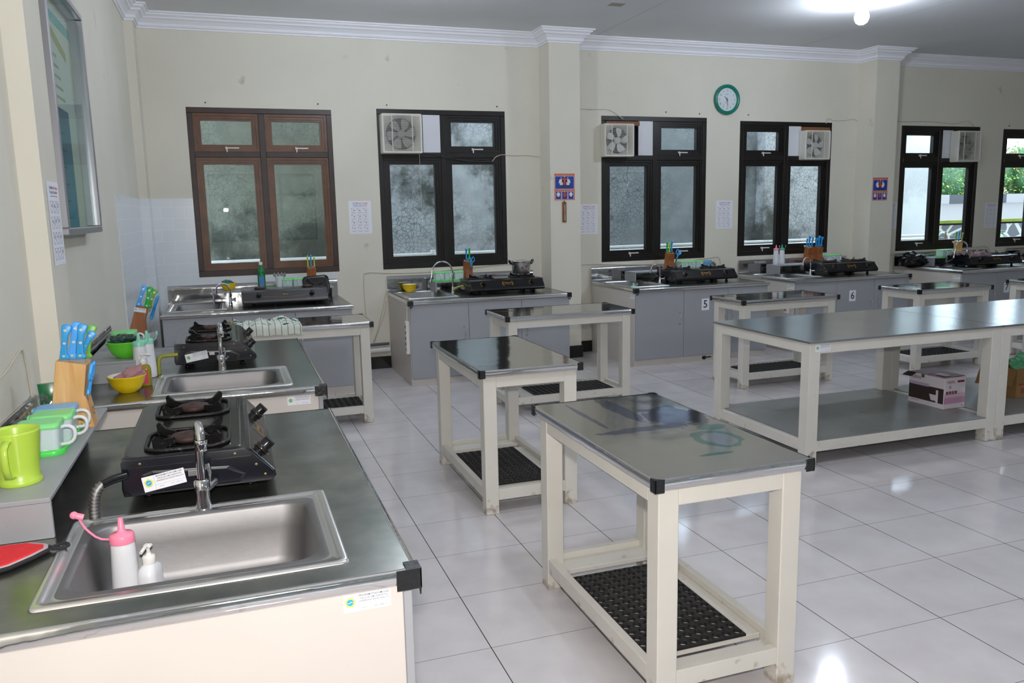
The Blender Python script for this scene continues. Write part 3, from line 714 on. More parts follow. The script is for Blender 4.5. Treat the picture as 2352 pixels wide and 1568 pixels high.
# gas hoses come up through the worktop
def hose(label, pts, m, r=.010, ribs=False, grp='gas hoses'):
    o = MB().tube(pts, r, m, 10, sub=2)
    if ribs:
        P = [Vector(p) for p in pts]
        for _ in range(2):
            Q = [P[0]]
            for a, b_ in zip(P, P[1:]): Q += [a * .75 + b_ * .25, a * .25 + b_ * .75]
            P = Q + [P[-1]]
        D_ = [0]
        for a, b_ in zip(P, P[1:]): D_.append(D_[-1] + (b_ - a).length)
        n = int(D_[-1] / .009)
        for k in range(n):
            s = k * .009 + .004; j = max(i for i in range(len(D_)) if D_[i] <= s); j = min(j, len(P) - 2); q = (s - D_[j]) / max(1e-6, D_[j + 1] - D_[j]); c = P[j].lerp(P[j + 1], q); d = (P[j + 1] - P[j]).normalized()
            o.cyl(c - d * .0026, c + d * .0026, r + .0028, m, seg=14)
    ob = o.build('gas_hose'); return tag(ob, label, 'hose', grp)
hose('ribbed steel gas hose rising beside the nearest sink', [(-1.134, .090, ZT), (-1.134, .092, ZT + .03), (-1.128, .095, ZT + .07), (-1.11, .105, ZT + .088)], STEELS, .0105, True)
hose('black rubber gas hose end plugged into the nearest stove', [(-1.113, .103, ZT + .086), (-1.09, .115, ZT + .092), (-1.06, .134, ZT + .093)], BLKP, .0115)
hose('yellow green gas hose entering the stove on the second left counter', [(-1.13, 2.13, ZT), (-1.13, 2.13, ZT + .06), (-1.12, 2.15, ZT + .085), (-1.06, 2.154, ZT + .085), (-1.04, 2.155, ZT + .085)], mat('olive hose', '#9a9a35', .4), .010)
hose('olive gas hose under the shelf riser by the tall arched tap', [(1.235, 5.33, ZT + .012), (1.20, 5.26, ZT + .02), (1.22, 5.20, ZT + .06), (1.285, 5.19, ZT + .07)], MATS['olive hose'], .009)
hose('black gas hose looping behind the stove on the counter by the first pillar', [(3.28, 5.30, ZT + .01), (3.26, 5.20, ZT + .03), (3.33, 5.15, ZT + .08), (3.395, 5.15, ZT + .07)], BLKP, .008)
hose('black gas hose looping beside the stove on the counter past the second pillar', [(7.18, 5.30, ZT + .01), (7.15, 5.2, ZT + .04), (7.22, 5.15, ZT + .10), (7.295, 5.14, ZT + .08)], BLKP, .008)

# ------------------------------------------------------------------ work tables
def small_table(label, loc, rz=0.0, LX=.52, LY=1.0, ZT_=.742, top=STEEL, slats='y', tapes=(0, 1, 2, 3)):
    t = thing('work_table', label, 'table', (loc[0], loc[1], 0), rz, 'small steel topped work tables')
    i = .022; lw = .068; zt = ZT_ - .035
    m = MB(); m.box(.006, LX - .006, .006, LY - .006, ZT_ - .03, ZT_ - .004, CREAMW); nx, ny = 18, 30
    loops = []
    for a in range(ny + 1): loops.append([(.002 + (LX - .004) * b_ / nx, .002 + (LY - .004) * a / ny, ZT_ + .0005 * noise.noise(Vector((b_ * .35 + loc[0] * 9, a * .35, 4)))) for b_ in range(nx + 1)])
    m.rings(loops, top, close=False); m.build('tabletop', t)
    m = MB(); prof = [(.004, ZT_ + .0012), (.0, ZT_ - .002), (-.002, ZT_ - .010), (-.001, ZT_ - .030), (.004, ZT_ - .034), (.010, ZT_ - .033)]
    c = [(0, 0), (LX, 0), (LX, LY), (0, LY)]
    for q in range(4):
        a, b_ = Vector(c[q]), Vector(c[(q + 1) % 4]); d = (b_ - a).normalized(); nv = Vector((-d.y, d.x)); n_ = 22; loops = []
        for k in range(n_ + 1):
            p = a.lerp(b_, k / n_); j = .0010 * noise.noise(Vector((p.x * 21 + loc[0], p.y * 21 + loc[1], q)))
            loops.append([(p.x + nv.x * (o + j), p.y + nv.y * (o + j), z) for o, z in prof])
        m.rings(loops, STEELE, close=False)
    m.build('edge_trim', t, 'folded bright steel edge')
    for q in tapes:
        cx, cy = c[q]; sx = 1 if cx == 0 else -1; sy = 1 if cy == 0 else -1; m = MB()
        a, b_ = sorted((cx - sx * .004, cx + sx * .027)); e, f = sorted((cy - sy * .004, cy)); m.box(a, b_, e, f, ZT_ - .038, ZT_ + .002, TAPE, .001)
        a, b_ = sorted((cx - sx * .004, cx)); e, f = sorted((cy - sy * .004, cy + sy * .027)); m.box(a, b_, e, f, ZT_ - .038, ZT_ + .002, TAPE, .001)
        m.prism([(cx - sx * .003, cy - sy * .003), (cx + sx * .02, cy - sy * .003), (cx + sx * .006, cy + sy * .008), (cx - sx * .003, cy + sy * .022)], ZT_ + .0012, ZT_ + .0026, TAPE, 'Z'); m.build('corner_tape', t, 'black tape on the corner')
    for x in (i, LX - i - lw):
        for y in (i, LY - i - lw):
            m = MB(); m.box(x, x + lw, y, y + lw, 0, zt, CREAMW, .003); m.build('leg', t)
    m = MB(); x0, x1, y0, y1 = i + lw, LX - i - lw, i + lw, LY - i - lw; th = .03
    for y in (i + .002, LY - i - .002 - th): m.box(x0, x1, y, y + th, zt - .058, zt, CREAMW, .002)
    for x in (i + .002, LX - i - .002 - th): m.box(x, x + th, y0, y1, zt - .058, zt, CREAMW, .002)
    m.build('apron', t)
    m = MB()
    for y in (i + .002, LY - i - .002 - th): m.box(x0, x1, y, y + th, .072, .128, CREAMW, .002)
    for x in (i + .002, LX - i - .002 - th): m.box(x, x + th, y0, y1, .072, .128, CREAMW, .002)
    m.build('lower_rail', t)
    m = MB()
    if slats == 'y':
        for y, e in ((i + .034, .065), (.158, .60), (LY - i - .034 - .10, .10)): m.box(i + .034, LX - i - .034, y, y + e, .085, .104, CREAMW, .002)
    else:
        for x, e in ((i + .034, .065), (.158, LX - .38), (LX - i - .034 - .10, .10)): m.box(x, x + e, i + .034, LY - i - .034, .085, .104, CREAMW, .002)
    m.build('shelf_slats', t)
    return t
# top of the nearest table: peeling film, with a window frame's reflection painted in
def peel_and_reflection():
    m = bpy.data.materials.new('steel with film and painted reflections'); m.use_nodes = True; nt = m.node_tree; N = nt.nodes; L = nt.links; b = N['Principled BSDF']
    b.inputs['Metallic'].default_value = 1; tc = N.new('ShaderNodeTexCoord')
    def patch(cx, cy, rx, ry, ns, amp, edge=.06):
        mp = N.new('ShaderNodeMapping'); mp.inputs['Location'].default_value = (-cx / rx, -cy / ry, 0); mp.inputs['Scale'].default_value = (1 / rx, 1 / ry, 0); L.new(tc.outputs['Object'], mp.inputs[0])
        ln = N.new('ShaderNodeVectorMath'); ln.operation = 'LENGTH'; L.new(mp.outputs[0], ln.inputs[0])
        n = N.new('ShaderNodeTexNoise'); n.inputs['Scale'].default_value = ns; n.inputs['Detail'].default_value = 9; n.inputs['Roughness'].default_value = .65; L.new(tc.outputs['Object'], n.inputs[0])
        a = N.new('ShaderNodeMath'); a.operation = 'MULTIPLY_ADD'; a.inputs[1].default_value = amp; L.new(n.outputs[0], a.inputs[0]); L.new(ln.outputs['Value'], a.inputs[2])
        r = N.new('ShaderNodeMapRange'); r.inputs[1].default_value = 1 + amp * .5 - edge; r.inputs[2].default_value = 1 + amp * .5; r.inputs[3].default_value = 1; r.inputs[4].default_value = 0; L.new(a.outputs[0], r.inputs[0]); return r.outputs[0]
    cur = None
    base = lin('#aaa8a4')
    for (sock, colr) in ((patch(.42, .62, .11, .15, 16, 2.2), '#4a5270'), (patch(.24, .50, .20, .03, 16, 1.8), '#5c6280'), (patch(.28, .80, .035, .22, 14, 1.2), '#565e7c'), (patch(.12, .74, .012, .20, 16, 1.0), '#5f6684'), (patch(.40, .30, .085, .10, 14, 1.0), '#5b8684'), (patch(.405, .295, .055, .075, 14, .8), '#a5a3b4'), (patch(.455, .43, .06, .04, 20, 1.6), '#5b8684'), (patch(.30, .155, .07, .012, 20, 1.4), '#4f7d7c')):  # dark blue patches paint in the reflected window frame over the film; teal is stain
        mx = N.new('ShaderNodeMix'); mx.data_type = 'RGBA'; L.new(sock, mx.inputs[0])
        if cur: L.new(cur, mx.inputs[6])
        else: mx.inputs[6].default_value = base
        mx.inputs[7].default_value = lin(colr); cur = mx.outputs[2]
    L.new(cur, b.inputs['Base Color']); b.inputs['Roughness'].default_value = .10
    n3 = N.new('ShaderNodeTexNoise'); n3.inputs['Scale'].default_value = 5; L.new(tc.outputs['Object'], n3.inputs[0]); bp = N.new('ShaderNodeBump'); bp.inputs['Distance'].default_value = .0010
    L.new(n3.outputs[0], bp.inputs['Height']); L.new(bp.outputs[0], b.inputs['Normal']); return m
PEEL_REFL = peel_and_reflection()
small_table('nearest work table, peeling film and painted window reflection on its steel top', (.325, -.165), 0, .54, .985, top=PEEL_REFL)
small_table('second work table from the camera, standing behind the nearest one', (.335, 1.565), 0, .54, 1.0)
small_table('work table with a checked towel draped over its edge', (-.84, 3.64), 0, 1.01, .50, slats='x')
small_table('work table in front of the counter with the arched tap and pot', (1.105, 3.42), 0, 1.04, .51, slats='x')
small_table('work table left of the second pillar, mirror top showing two bottles reflected', (3.165, 3.47), 0, .965, .48, slats='x')
small_table('work table half hidden behind the long table, beyond the second pillar', (4.985, 3.45), 0, .87, .48, slats='x')
small_table('work table at the right edge, before the counter past the second pillar', (6.44, 3.30), 0, .98, .50, slats='x')
# rubber mats with rows of round holes
def mat_mesh(nx=9, ny=15, LX=.37, LY=.59, th=.012):
    m = MB(); px, py = LX / nx, LY / ny; r = min(px, py) * .35
    for i in range(nx):
        for j in range(ny):
            cx, cy = px * (i + .5), py * (j + .5); O, I, I2 = [], [], []
            for k in range(8):
                a = R(45 * k); c, s = math.cos(a), math.sin(a); q = 1 / max(abs(c), abs(s))
                O.append((cx + c * q * px / 2, cy + s * q * py / 2, th * .72)); I.append((cx + c * r * 1.12, cy + s * r * 1.12, th)); I2.append((cx + c * r, cy + s * r, 0))
            m.rings([O, I, I2], RUB, smooth=False)
    m.rings([[(0, 0, 0), (LX, 0, 0), (LX, LY, 0), (0, LY, 0)], [(0, 0, th * .72), (LX, 0, th * .72), (LX, LY, th * .72), (0, LY, th * .72)]], RUB, smooth=False)
    return m
m0 = mat_mesh().build('rubber_mat', fix=False); put(m0, (.383, -.01, .105)); tag(m0, 'black rubber ring mat on the lower shelf of the nearest work table', 'mat', 'perforated rubber mats')
def mat_copy(loc, rz, label, sc=(1, 1, 1)):
    c = m0.copy(); COL.objects.link(c); put(c, loc, rz); c.scale = sc; c['label'] = label
mat_copy((.385, 1.71, .105), 0, 'black rubber mat under the second work table from the camera', (1.0, 1.02, 1))
mat_copy((.10, 3.685, .105), PI / 2, 'black rubber mat under the work table with the checked towel', (1, 1.15, 1))
mat_copy((2.03, 3.485, .105), PI / 2, 'black rubber mat under the table facing the counter with the pot', (1, 1.12, 1))
mat_copy((3.99, 3.53, .105), PI / 2, 'black rubber mat seen left of the long table, on a lower shelf', (.95, 1.1, 1))
mat_copy((5.75, 3.51, .105), PI / 2, 'black rubber mat seen between the long table legs behind the printed carton', (.95, 1.0, 1))

def big_table(label, x0, y0, LX, LY, st=False):
    t = thing('long_work_table', label, 'table', (x0, y0, 0), 0, 'long work tables'); z = .742; lw = .075
    m = MB(); m.box(-.012, LX + (.0 if st else .012), -.012, LY + .012, z - .012, z, STEELB, .0015); m.build('tabletop', t, 'brushed steel sheet top')
    for x in (0, LX - lw):
        for y in (0, LY - lw): MB().box(x, x + lw, y, y + lw, 0, z - .012, CREAMW, .003).build('leg', t)
    m = MB()
    for y in (.002, LY - .037): m.box(lw, LX - lw, y, y + .035, z - .075, z - .012, CREAMW, .002)
    for x in (.002, LX - .037): m.box(x, x + .035, lw, LY - lw, z - .075, z - .012, CREAMW, .002)
    m.build('apron', t, 'cream rail with grey smudges')
    m = MB()
    for y in (.002, LY - .037): m.box(lw, LX - lw, y, y + .035, .088, .150, CREAMW, .002)
    for x in (.002, LX - .037): m.box(x, x + .035, lw, LY - lw, .088, .150, CREAMW, .002)
    m.build('lower_rail', t)
    m = MB(); m.box(lw * .5, LX - lw * .5, .004, LY - .004, .150, .156, GALV); m.build('lower_shelf', t, 'stained grey sheet metal shelf')
    if st: sticker(t, Matrix.Translation((.09, -.0006 + .001, z - .043)) @ FRONT, .105)
    return t
big_table('long steel topped table nearest the right edge, carrying the mixer box below', 2.297, 1.60, 1.452, .95, True)
big_table('second long steel topped table, butted against the right end of the first', 3.752, 1.60, 1.452, .95)

# ------------------------------------------------------------------ cardboard boxes
t = thing('mixer_box', 'white and pink printed mixer carton standing on the long table shelf', 'box', (3.598, 1.862, .1562), R(2))
bx = MB(); W_, D_, H_ = .19, .285, .208
BXW = mat('white carton', '#e9dfe6', .45); BXP = mat('pink carton print', '#cf9cba', .45); BXM = mat('maroon print', '#7c1f34', .45); BXD = mat('dark photo print', '#3b2f2c', .5); BXS = mat('lilac print', '#b9aec8', .5); BXO = mat('orange print', '#c9783a', .5)
bx.box(0, W_, 0, D_, 0, H_, BXW, .002)
f = MB(FRONT); bx.T = FRONT.copy()
bx.box(.001, W_ - .001, .034, .075, .0004, .0008, BXP); bx.box(.001, W_ - .001, .075, .10, .0004, .0007, mat('pale pink print', '#dcbfd0', .45))
for k in range(4): bx.box(.016 + k * .026, .036 + k * .026, .098, .118, .0008, .0012, BXM); bx.text('LL85'[k], .014, BXW, Matrix.Translation((.026 + k * .026, .108, .0014)))
bx.text('KIRIN', .026, BXM, Matrix.Translation((.055, .178, .001))); bx.box(.115, .175, .172, .186, .0004, .001, BXM)
bx.cyl((.05, .145, .0008), (.05, .145, .001), .012, BXS, seg=16, smooth=False); bx.cyl((.165, .016, .0006), (.165, .016, .001), .007, INKG, seg=12, smooth=False)
bx.T = Matrix.Rotation(-PI / 2, 4, 'Z') @ FRONT     # the left face, seen from the camera side; x runs toward -y
bx.box(-D_ + .004, -.004, .034, .135, .0004, .0008, BXD); bx.box(-D_ + .004, -.12, .13, .15, .0006, .0009, BXS); bx.text('KIRIN', .03, BXM, Matrix.Translation((-D_ + .06, .18, .001)))
bx.rings([[(-.10, .045, .0012), (-.055, .045, .0012), (-.045, .085, .0012), (-.115, .085, .0012)]], BXW, cap1=True); bx.sphere((-.05, .12, 0), .022, BXW, (1, .9, .03)); bx.box(-.062, -.045, .035, .12, .0009, .0013, BXW); bx.text('STAND MIXER', .011, BXM, Matrix.Translation((-D_ + .055, .022, .001)))
for q in range(4): bx.sphere((-.13 + q * .02, .042, 0), .008, BXO, (1, .8, .06), 2)
bx.box(-D_ + .10, -D_ + .125, .185, .207, .0006, .0012, mat('green print', '#3f6f4a', .5))
bx.build('carton', t)
fl_ = MB(Matrix.Translation((0, 0, H_)));
fl_.prism([(0, 0), (W_ - .006, .004), (W_ - .006, .006), (0, .002)], .003, D_ * .5 - .002, BXM, 'Y', T=None)
fl_.prism([(0, .001), (W_ - .003, .0035), (W_ - .003, .0055), (0, .003)], D_ * .5 + .002, D_ - .004, BXM, 'Y')
fl_.box(.04, .10, .03, .12, .006, .0066, BXW); fl_.build('top_flap', t, 'maroon top flap')
fl2 = MB(Matrix.Translation((0, D_ - .02, H_)) @ Matrix.Rotation(R(-20), 4, 'Y')); fl2.box(-.055, .0, -.04, .03, 0, .003, BXD); fl2.build('side_flap', t)
t = thing('cardboard_box', 'brown open cardboard box on the second long table shelf, far right', 'box', (4.285, 1.90, .1562), R(3))
m = MB()
m.box(0, .36, 0, .006, 0, .205, CARD); m.box(0, .36, .27, .276, 0, .205, CARD); m.box(0, .006, .006, .27, 0, .205, CARD); m.box(.354, .36, .006, .27, 0, .205, CARD); m.box(0, .36, 0, .276, 0, .004, CARD)
m.box(.02, .34, -.0008, 0, .09, .10, mat('red brown print', '#8f4a32', .7)); m.box(.05, .09, -.0008, 0, .03, .07, mat('red brown print'))
m.build('carton', t)
MB(Matrix.Translation((0, 0, .205)) @ Matrix.Rotation(R(-62), 4, 'Y') @ Matrix.Rotation(R(5), 4, 'Z')).box(-.13, 0, .005, .27, -.002, .002, CARD).build('side_flap', t)
MB(Matrix.Translation((0, 0, .205)) @ Matrix.Rotation(R(-75), 4, 'X')).box(.01, .35, -.0, .11, -.002, .002, CARD).build('front_flap', t)
g = MB().blob((.0, 0, .05), .10, mat('mint plastic bag', '#86dcae', .4), (1.1, .9, .7), .5, 2.5, 4, 3, smooth=False).build('plastic_bag'); put(g, (4.56, 2.04, .30)); tag(g, 'mint green plastic bag sticking out of the brown cardboard box', 'bag')

# ------------------------------------------------------------------ knife blocks, knives, scissors
BP = [(-.064, 0), (.062, 0), (.046, .098), (.041, .104), (.056, .200), (-.028, .219)]
def knife_block(label, loc, rz, wood, mark=False, stk=False, sc=1.0, th=.085, lean=0.0):
    t = thing('knife_block', label, 'knife block', loc, rz, 'wooden knife blocks'); LM = Matrix.Scale(sc, 4); LM[0][2] = lean; m = MB(LM)
    m.prism(BP, -th / 2, th / 2, wood, 'Y', bev=.002)
    for k in range(4): m.prism([(-.020 + .019 * k, .2178 - .0043 * k), (-.008 + .019 * k, .2151 - .0043 * k), (-.008 + .019 * k, .2131 - .0043 * k), (-.020 + .019 * k, .2158 - .0043 * k)], -.0012, .0012, DARK, 'Y')
    m.build('block', t)
    if mark: m = MB(Matrix.Translation((.0565, 0, .045)) @ Matrix.Rotation(PI / 2, 4, 'Z') @ Matrix.Rotation(R(-9), 4, 'X') @ FRONT); m.text('CP', .036, INK, Matrix.Translation((0, 0, .0015))); m.build('handwriting', t)
    if stk: sticker(t, Matrix.Translation((.010 * sc + lean * .19 * sc, -th * sc / 2 - .0006, .188 * sc)) @ Matrix.Rotation(R(12), 4, 'Y') @ FRONT, .078 * sc, True)
    return t
HP = [(0, 0), (.011, .002), (.022, .006), (.021, .014), (.015, .020), (.0135, .055), (.015, .085), (.021, .100), (.024, .114), (.018, .121), (.006, .123), (-.002, .119), (-.003, .108), (-.001, .06), (-.0035, .02), (-.004, .002)]
def knife(label, base, pos, tilt, m, rz, s=1.0, th=.012, stub=.02):
    """Handle standing out of a block slot. base = thing location, pos = local offset in the block frame."""
    T = Matrix.Rotation(rz, 4, 'Z'); p = Vector(base) + (T @ Vector(pos))
    t = thing('kitchen_knife', label, 'knife', p, rz, 'knives standing in the blocks')
    K = Matrix.Rotation(tilt, 4, 'Y') @ Matrix.Scale(s, 4) @ Matrix.Diagonal((1.2, 1, 1, 1))
    h = MB(K); h.prism([(x - .008, z + .004) for x, z in HP], -th / 2, th / 2, m, 'Y', bev=.0022, smooth=True); ho = h.build('handle', t)
    if base[1] < 4:
        for z in (.018, .062, .106): MB(K).cyl((-.001, -th / 2 - .0008, z), (-.001, th / 2 + .0008, z), .0042, STEELR, seg=12, smooth=False).build('rivet', ho, 'small steel rivet')
    b = MB(K); b.prism([(-.010, -stub), (.012, -stub), (.011, .006), (-.011, .006)], -.0011, .0011, STEELS, 'Y'); b.build('blade', t)
    return t
def scissors(label, loc, rz, M_, m=BLU2, s=1.0):
    t = thing('kitchen_scissors', label, 'scissors', loc, rz, 'blue handled scissors'); K = M_ @ Matrix.Scale(s, 4)
    for sg in (-1, 1):
        h = MB(K); P = [(sg * (.019 + .014 * math.cos(R(a))), 0, .075 + .024 * math.sin(R(a))) for a in range(0, 360, 24)]
        h.tube(P, .0045, m, 8, closed=True); h.tube([(sg * .012, sg * .001, .055), (sg * .004, sg * .001, .03), (-sg * .004, sg * .001, .005)], .0055, m, 8, sub=1); h.build('finger_loop', t)
        h = MB(K); h.prism([(-sg * .008, .012), (sg * .002, .012), (sg * .001, -.07), (-sg * .002, -.085)], sg * .0012, sg * .0026, STEELS, 'Y'); h.build('blade', t)
    return t
# nearest block
KB = (-1.270, .735, ZS)
knife_block('light pine knife block with scribbled letters, nearest block on the left wall', KB, 0, PINE, True)
knife('blue knife farthest left in the light pine block', KB, (-.008, -.020, .214), R(8), BLU, 0, .92)
knife('largest sky blue knife, second from left in the light pine block', KB, (.013, -.010, .212), R(11), BLU2, 0, .98)
knife('blue knife with a hole near its butt in the light pine block', KB, (.038, -.020, .212), R(7), BLU, 0, .93, stub=.028)
knife('small slanted blue knife behind the others in the light pine block', KB, (.030, .018, .208), R(26), BLU, 0, .80)
knife('lime green knife at the rear right of the light pine block', KB, (.048, .030, .206), R(12), GRN3, 0, .90)
scissors('folded blue scissors hanging on the front of the light pine block', (KB[0] + .050, KB[1] - .028, KB[2] + .100), PI / 2, Matrix.Rotation(R(13), 4, 'X'), BLU2, 1.05)
KB2 = (-1.285, 2.855, ZS)
knife_block('orange brown knife block with a sticker, leaning on the second left riser', KB2, R(0), TEAK, False, True, .78, lean=.13)
for lab, pos, tl_, mm, ss in (('sky blue knife leaning out of the stickered brown block', (.016, -.01, .162), R(20), BLU2, 1.0), ('bright green knife in the stickered brown block', (.058, -.01, .150), R(13), GRN2, 1.0), ('thin leaf green knife behind the bright green one', (.068, .02, .148), R(22), GRN3, .9)): knife(lab, KB2, pos, tl_, mm, 0, ss)
scissors('blue scissors standing at the right of the stickered brown block', (KB2[0] + .075, KB2[1] - .02, KB2[2] + .085), PI / 2, Matrix.Rotation(R(20), 4, 'X'), BLU, 1.4)
# blocks on the back wall counters (their front foot turned toward the room)
def back_block(x, y, label, knives, sc=.86, rz=-PI / 2 + .1, wood=TEAK, z=ZS):
    knife_block(label, (x, y, z), rz, wood, sc=sc)
    for lab, pos, tl_, mm, ss in knives: knife(lab, (x, y, z), (pos[0] * sc, pos[1], pos[2] * sc), tl_, mm, rz, ss)
back_block(-.062, 5.56, 'orange brown knife block standing behind the leaning black grate', [('thin lime knife left in the block under the brown window', (-0.007, -.026, .208), R(-4), LIME, .85), ('thin blue knife in the middle of the block under the brown window', (0.008, .0, .208), R(2), BLU, .9), ('thin lime knife right in the block under the brown window', (0.028, .026, .208), R(4), LIME, .8)])
back_block(1.44, 5.56, 'orange brown knife block left of the pot, blue scissors on its front', [('blue knife in the block beside the pot stove', (-0.002, -.012, .208), R(1), BLU, .95), ('bright green knife in the block beside the pot stove', (0.018, .012, .208), R(3), GRN2, 1.0)])
scissors('blue scissors on the front of the block left of the pot', (1.452, 5.485, ZS + .12), .1, Matrix.Rotation(R(6), 4, 'X'), BLU, 1.0)
back_block(3.69, 5.56, 'orange brown knife block on the counter by the first pillar', [('green knife at the left of the block on the counter by the first pillar', (-0.012, -.025, .208), R(3), GRN2, .9), ('lime knife in the middle of the block on the counter by the first pillar', (0.008, -.008, .208), R(5), LIME, .9), ('blue knife at the right of the block on the counter by the first pillar', (0.013, .018, .208), R(2), BLU, 1.0)])
scissors('blue scissors clipped to the block on the counter by the first pillar', (3.735, 5.485, ZS + .115), .1, Matrix.Rotation(R(8), 4, 'X') @ Matrix.Rotation(R(14), 4, 'Y'), BLU2, 1.0)
for x, side in ((5.50, 'left'), (5.63, 'right')):
    back_block(x, 5.56, '%s one of the two brown knife blocks side by side near the second pillar' % side, [('short blue knife, left in the %s block on the counter by the second pillar' % side, (-0.012, -.022, .208), R(6), BLU, .8), ('long blue knife, middle of the %s block on the counter by the second pillar' % side, (0.008, 0, .208), R(4), BLU, 1.0), ('blue knife, right in the %s block on the counter by the second pillar' % side, (0.028, .022, .208), R(7), BLU, .9)], rz=-PI / 2 + (.0 if side == 'left' else .25))
back_block(7.735, 5.56, 'light brown knife block on the counter past the second pillar', [('green knife at the left of the block on the counter past the second pillar', (-0.012, -.024, .208), R(4), GRN3, .95), ('blue knife in the middle of the block on the counter past the second pillar', (0.008, .0, .208), R(6), BLU2, 1.0), ('small lime knife, right in the block past the second pillar', (0.028, .03, .208), R(12), LIME, .85)], rz=-PI / 2 - .5, wood=PINE)

# ------------------------------------------------------------------ containers
def bowl(name, label, loc, r, h, m, inner=PLW, grp=None, rz=0):
    t = MB(); t.lathe([(.45 * r, 0), (.5 * r, .004), (.72 * r, .22 * h), (.9 * r, .55 * h), (.985 * r, .9 * h), (1.03 * r, .96 * h), (1.03 * r, h), (.97 * r, h)], m, seg=40, cap0=True)
    t.lathe([(.97 * r, h), (.95 * r, .88 * h), (.86 * r, .55 * h), (.66 * r, .24 * h), (.3 * r, .06 * h), (.001, .05 * h)], inner, seg=40)
    o = t.build(name, fix=False); put(o, loc); return tag(o, label, 'bowl', grp)
bowl('plastic_bowl', 'yellow bowl holding a pink cloth, beside the second left sink', (-1.228, 1.735, ZT + .001), .077, .075, YEL, grp='yellow plastic bowls')
m = MB(); m.tube([(-.03, -.02, 0), (.0, .0, .02), (.03, -.01, .035), (.05, .02, .02)], lambda q: .004, PINKC, 6)
c = MB().blob((0, 0, .03), .038, PINKC, (1.25, .8, 1.0), .55, 1.8, 4, 11)
for v in c.bm.verts: v.co.x += max(0, v.co.z - .03) * .7; v.co.z *= 1.15
m.bm.free(); c = c.build('dish_cloth'); put(c, (-1.218, 1.735, ZT + .03)); tag(c, 'crumpled dusty pink cloth inside the yellow bowl by the second sink', 'cloth')
bowl('plastic_bowl', 'bright green bowl on the second left riser, a plastic bag in it', (-1.265, 2.09, ZS + .001), .080, .078, BOWLG, BOWLG)
c = MB().blob((0, 0, .03), .055, mat('dark green film bag', '#39584e', .15, trans=.3), (1.1, 1.0, .55), .5, 2.4, 4, 5, smooth=False).build('plastic_bag'); put(c, (-1.27, 2.09, ZS + .045)); tag(c, 'dark green film bag heaped in the bright green bowl', 'bag')
bowl('plastic_bowl', 'yellow bowl on the riser under the brown window', (-.79, 5.53, ZS + .001), .066, .07, YEL, grp='yellow plastic bowls')
c = MB().blob((0, 0, .03), .04, mat('dark teal sponge', '#3c6f66', .8), (1.2, .8, .7), .4, 2.0, 3, 9).build('sponge'); put(c, (-.80, 5.53, ZS + .04)); tag(c, 'dark teal scrubber lying in the yellow bowl under the brown window', 'sponge')
bowl('plastic_bowl', 'yellow bowl beside the sink with the tall arched tap', (.86, 5.60, ZT + .001), .068, .075, YEL, grp='yellow plastic bowls')
bowl('small_bowl', 'small white bowl by the tap on the counter by the second pillar', (5.33, 5.33, ZT + .001), .048, .045, PLW)

def mug():
    t = thing('plastic_mug', 'tall lime green mug with a handle on the nearest riser', 'mug', (-1.302, .155, ZS), R(-96))
    m = MB(Matrix.Diagonal((1, 1, .87, 1))); m.lathe([(.0, .0), (.048, 0), (.050, .004), (.049, .014), (.0445, .02), (.046, .05), (.051, .11), (.0545, .150), (.0555, .158), (.053, .158), (.050, .148), (.044, .05), (.042, .012), (.001, .010)], LIME, seg=48); m.build('cup', t)
    h = MB(Matrix.Diagonal((1, 1, .87, 1))); h.rings([[(x, y, z) for x, y, z in [(a[0], -.008, a[1]), (a[0], .008, a[1]), (a[0] + b_[0], .008, a[1] + b_[1]), (a[0] + b_[0], -.008, a[1] + b_[1])]] for a, b_ in (((.046, .135), (0, .006)), ((.066, .134), (.003, .006)), ((.080, .124), (.006, .003)), ((.083, .10), (.006, 0)), ((.080, .065), (.006, -.001)), ((.070, .040), (.004, -.004)), ((.046, .034), (0, -.005)))], LIME, smooth=True, cap0=True, cap1=True); h.build('handle', t)
mug()

def seasoning_tub(label, loc, rz, lid=GRNL, s=1.0, grp='lidded seasoning tubs'):
    t = thing('seasoning_tub', label, 'container', loc, rz, grp); S = Matrix.Scale(s, 4)
    m = MB(S); m.rings([rrect(0, 0, .084, .10, .014, 0), rrect(0, 0, .088, .104, .014, .03), rrect(0, 0, .092, .110, .014, .070)], BOXP, cap0=True)
    m.rings([rrect(0, 0, .089, .107, .013, .070), rrect(0, 0, .082, .098, .013, .004)], BOXP, cap1=True); m.build('tub', t)
    m = MB(S); m.rings([rrect(0, 0, .094, .112, .015, .068), rrect(0, 0, .097, .116, .018, .072), rrect(0, 0, .095, .113, .018, .082), rrect(0, 0, .080, .098, .018, .084)], lid, cap0=True, cap1=True)
    m.box(-.012, .012, .054, .066, .070, .080, lid, .002); m.build('lid', t)
    m = MB(S); m.tube([(0, -.05, .062), (0, -.072, .066), (0, -.088, .055), (0, -.088, .03), (0, -.075, .014), (0, -.05, .012)], .0052, PLWT, 8, sub=1); m.build('handle', t)
    return t
def tray(label, loc, rz, n=3, s=1.0, grp='green seasoning trays'):
    m = MB(Matrix.Scale(s, 4)); L_ = .105 * n + .02
    m.rings([rrect(0, 0, L_, .125, .03, 0), rrect(0, 0, L_ + .008, .133, .032, .018), rrect(0, 0, L_ + .004, .129, .032, .018), rrect(0, 0, L_ - .006, .119, .03, .004)], MATS['bright green plastic'], cap0=True, cap1=True)
    o = m.build('seasoning_tray'); put(o, loc, rz); return tag(o, label, 'tray', grp)
ry = PI / 2
tray('bright green tray holding tubs on the nearest riser, with a tiny sticker', (-1.306, .545, ZS + .0005), ry)
tub0 = seasoning_tub('nearest green lidded tub in the tray beside the lime mug', (-1.308, .44, ZS + .005), ry)
again(tub0, (-1.293, .548, ZS + .005), ry, 'middle green lidded tub in the tray beside the lime mug')
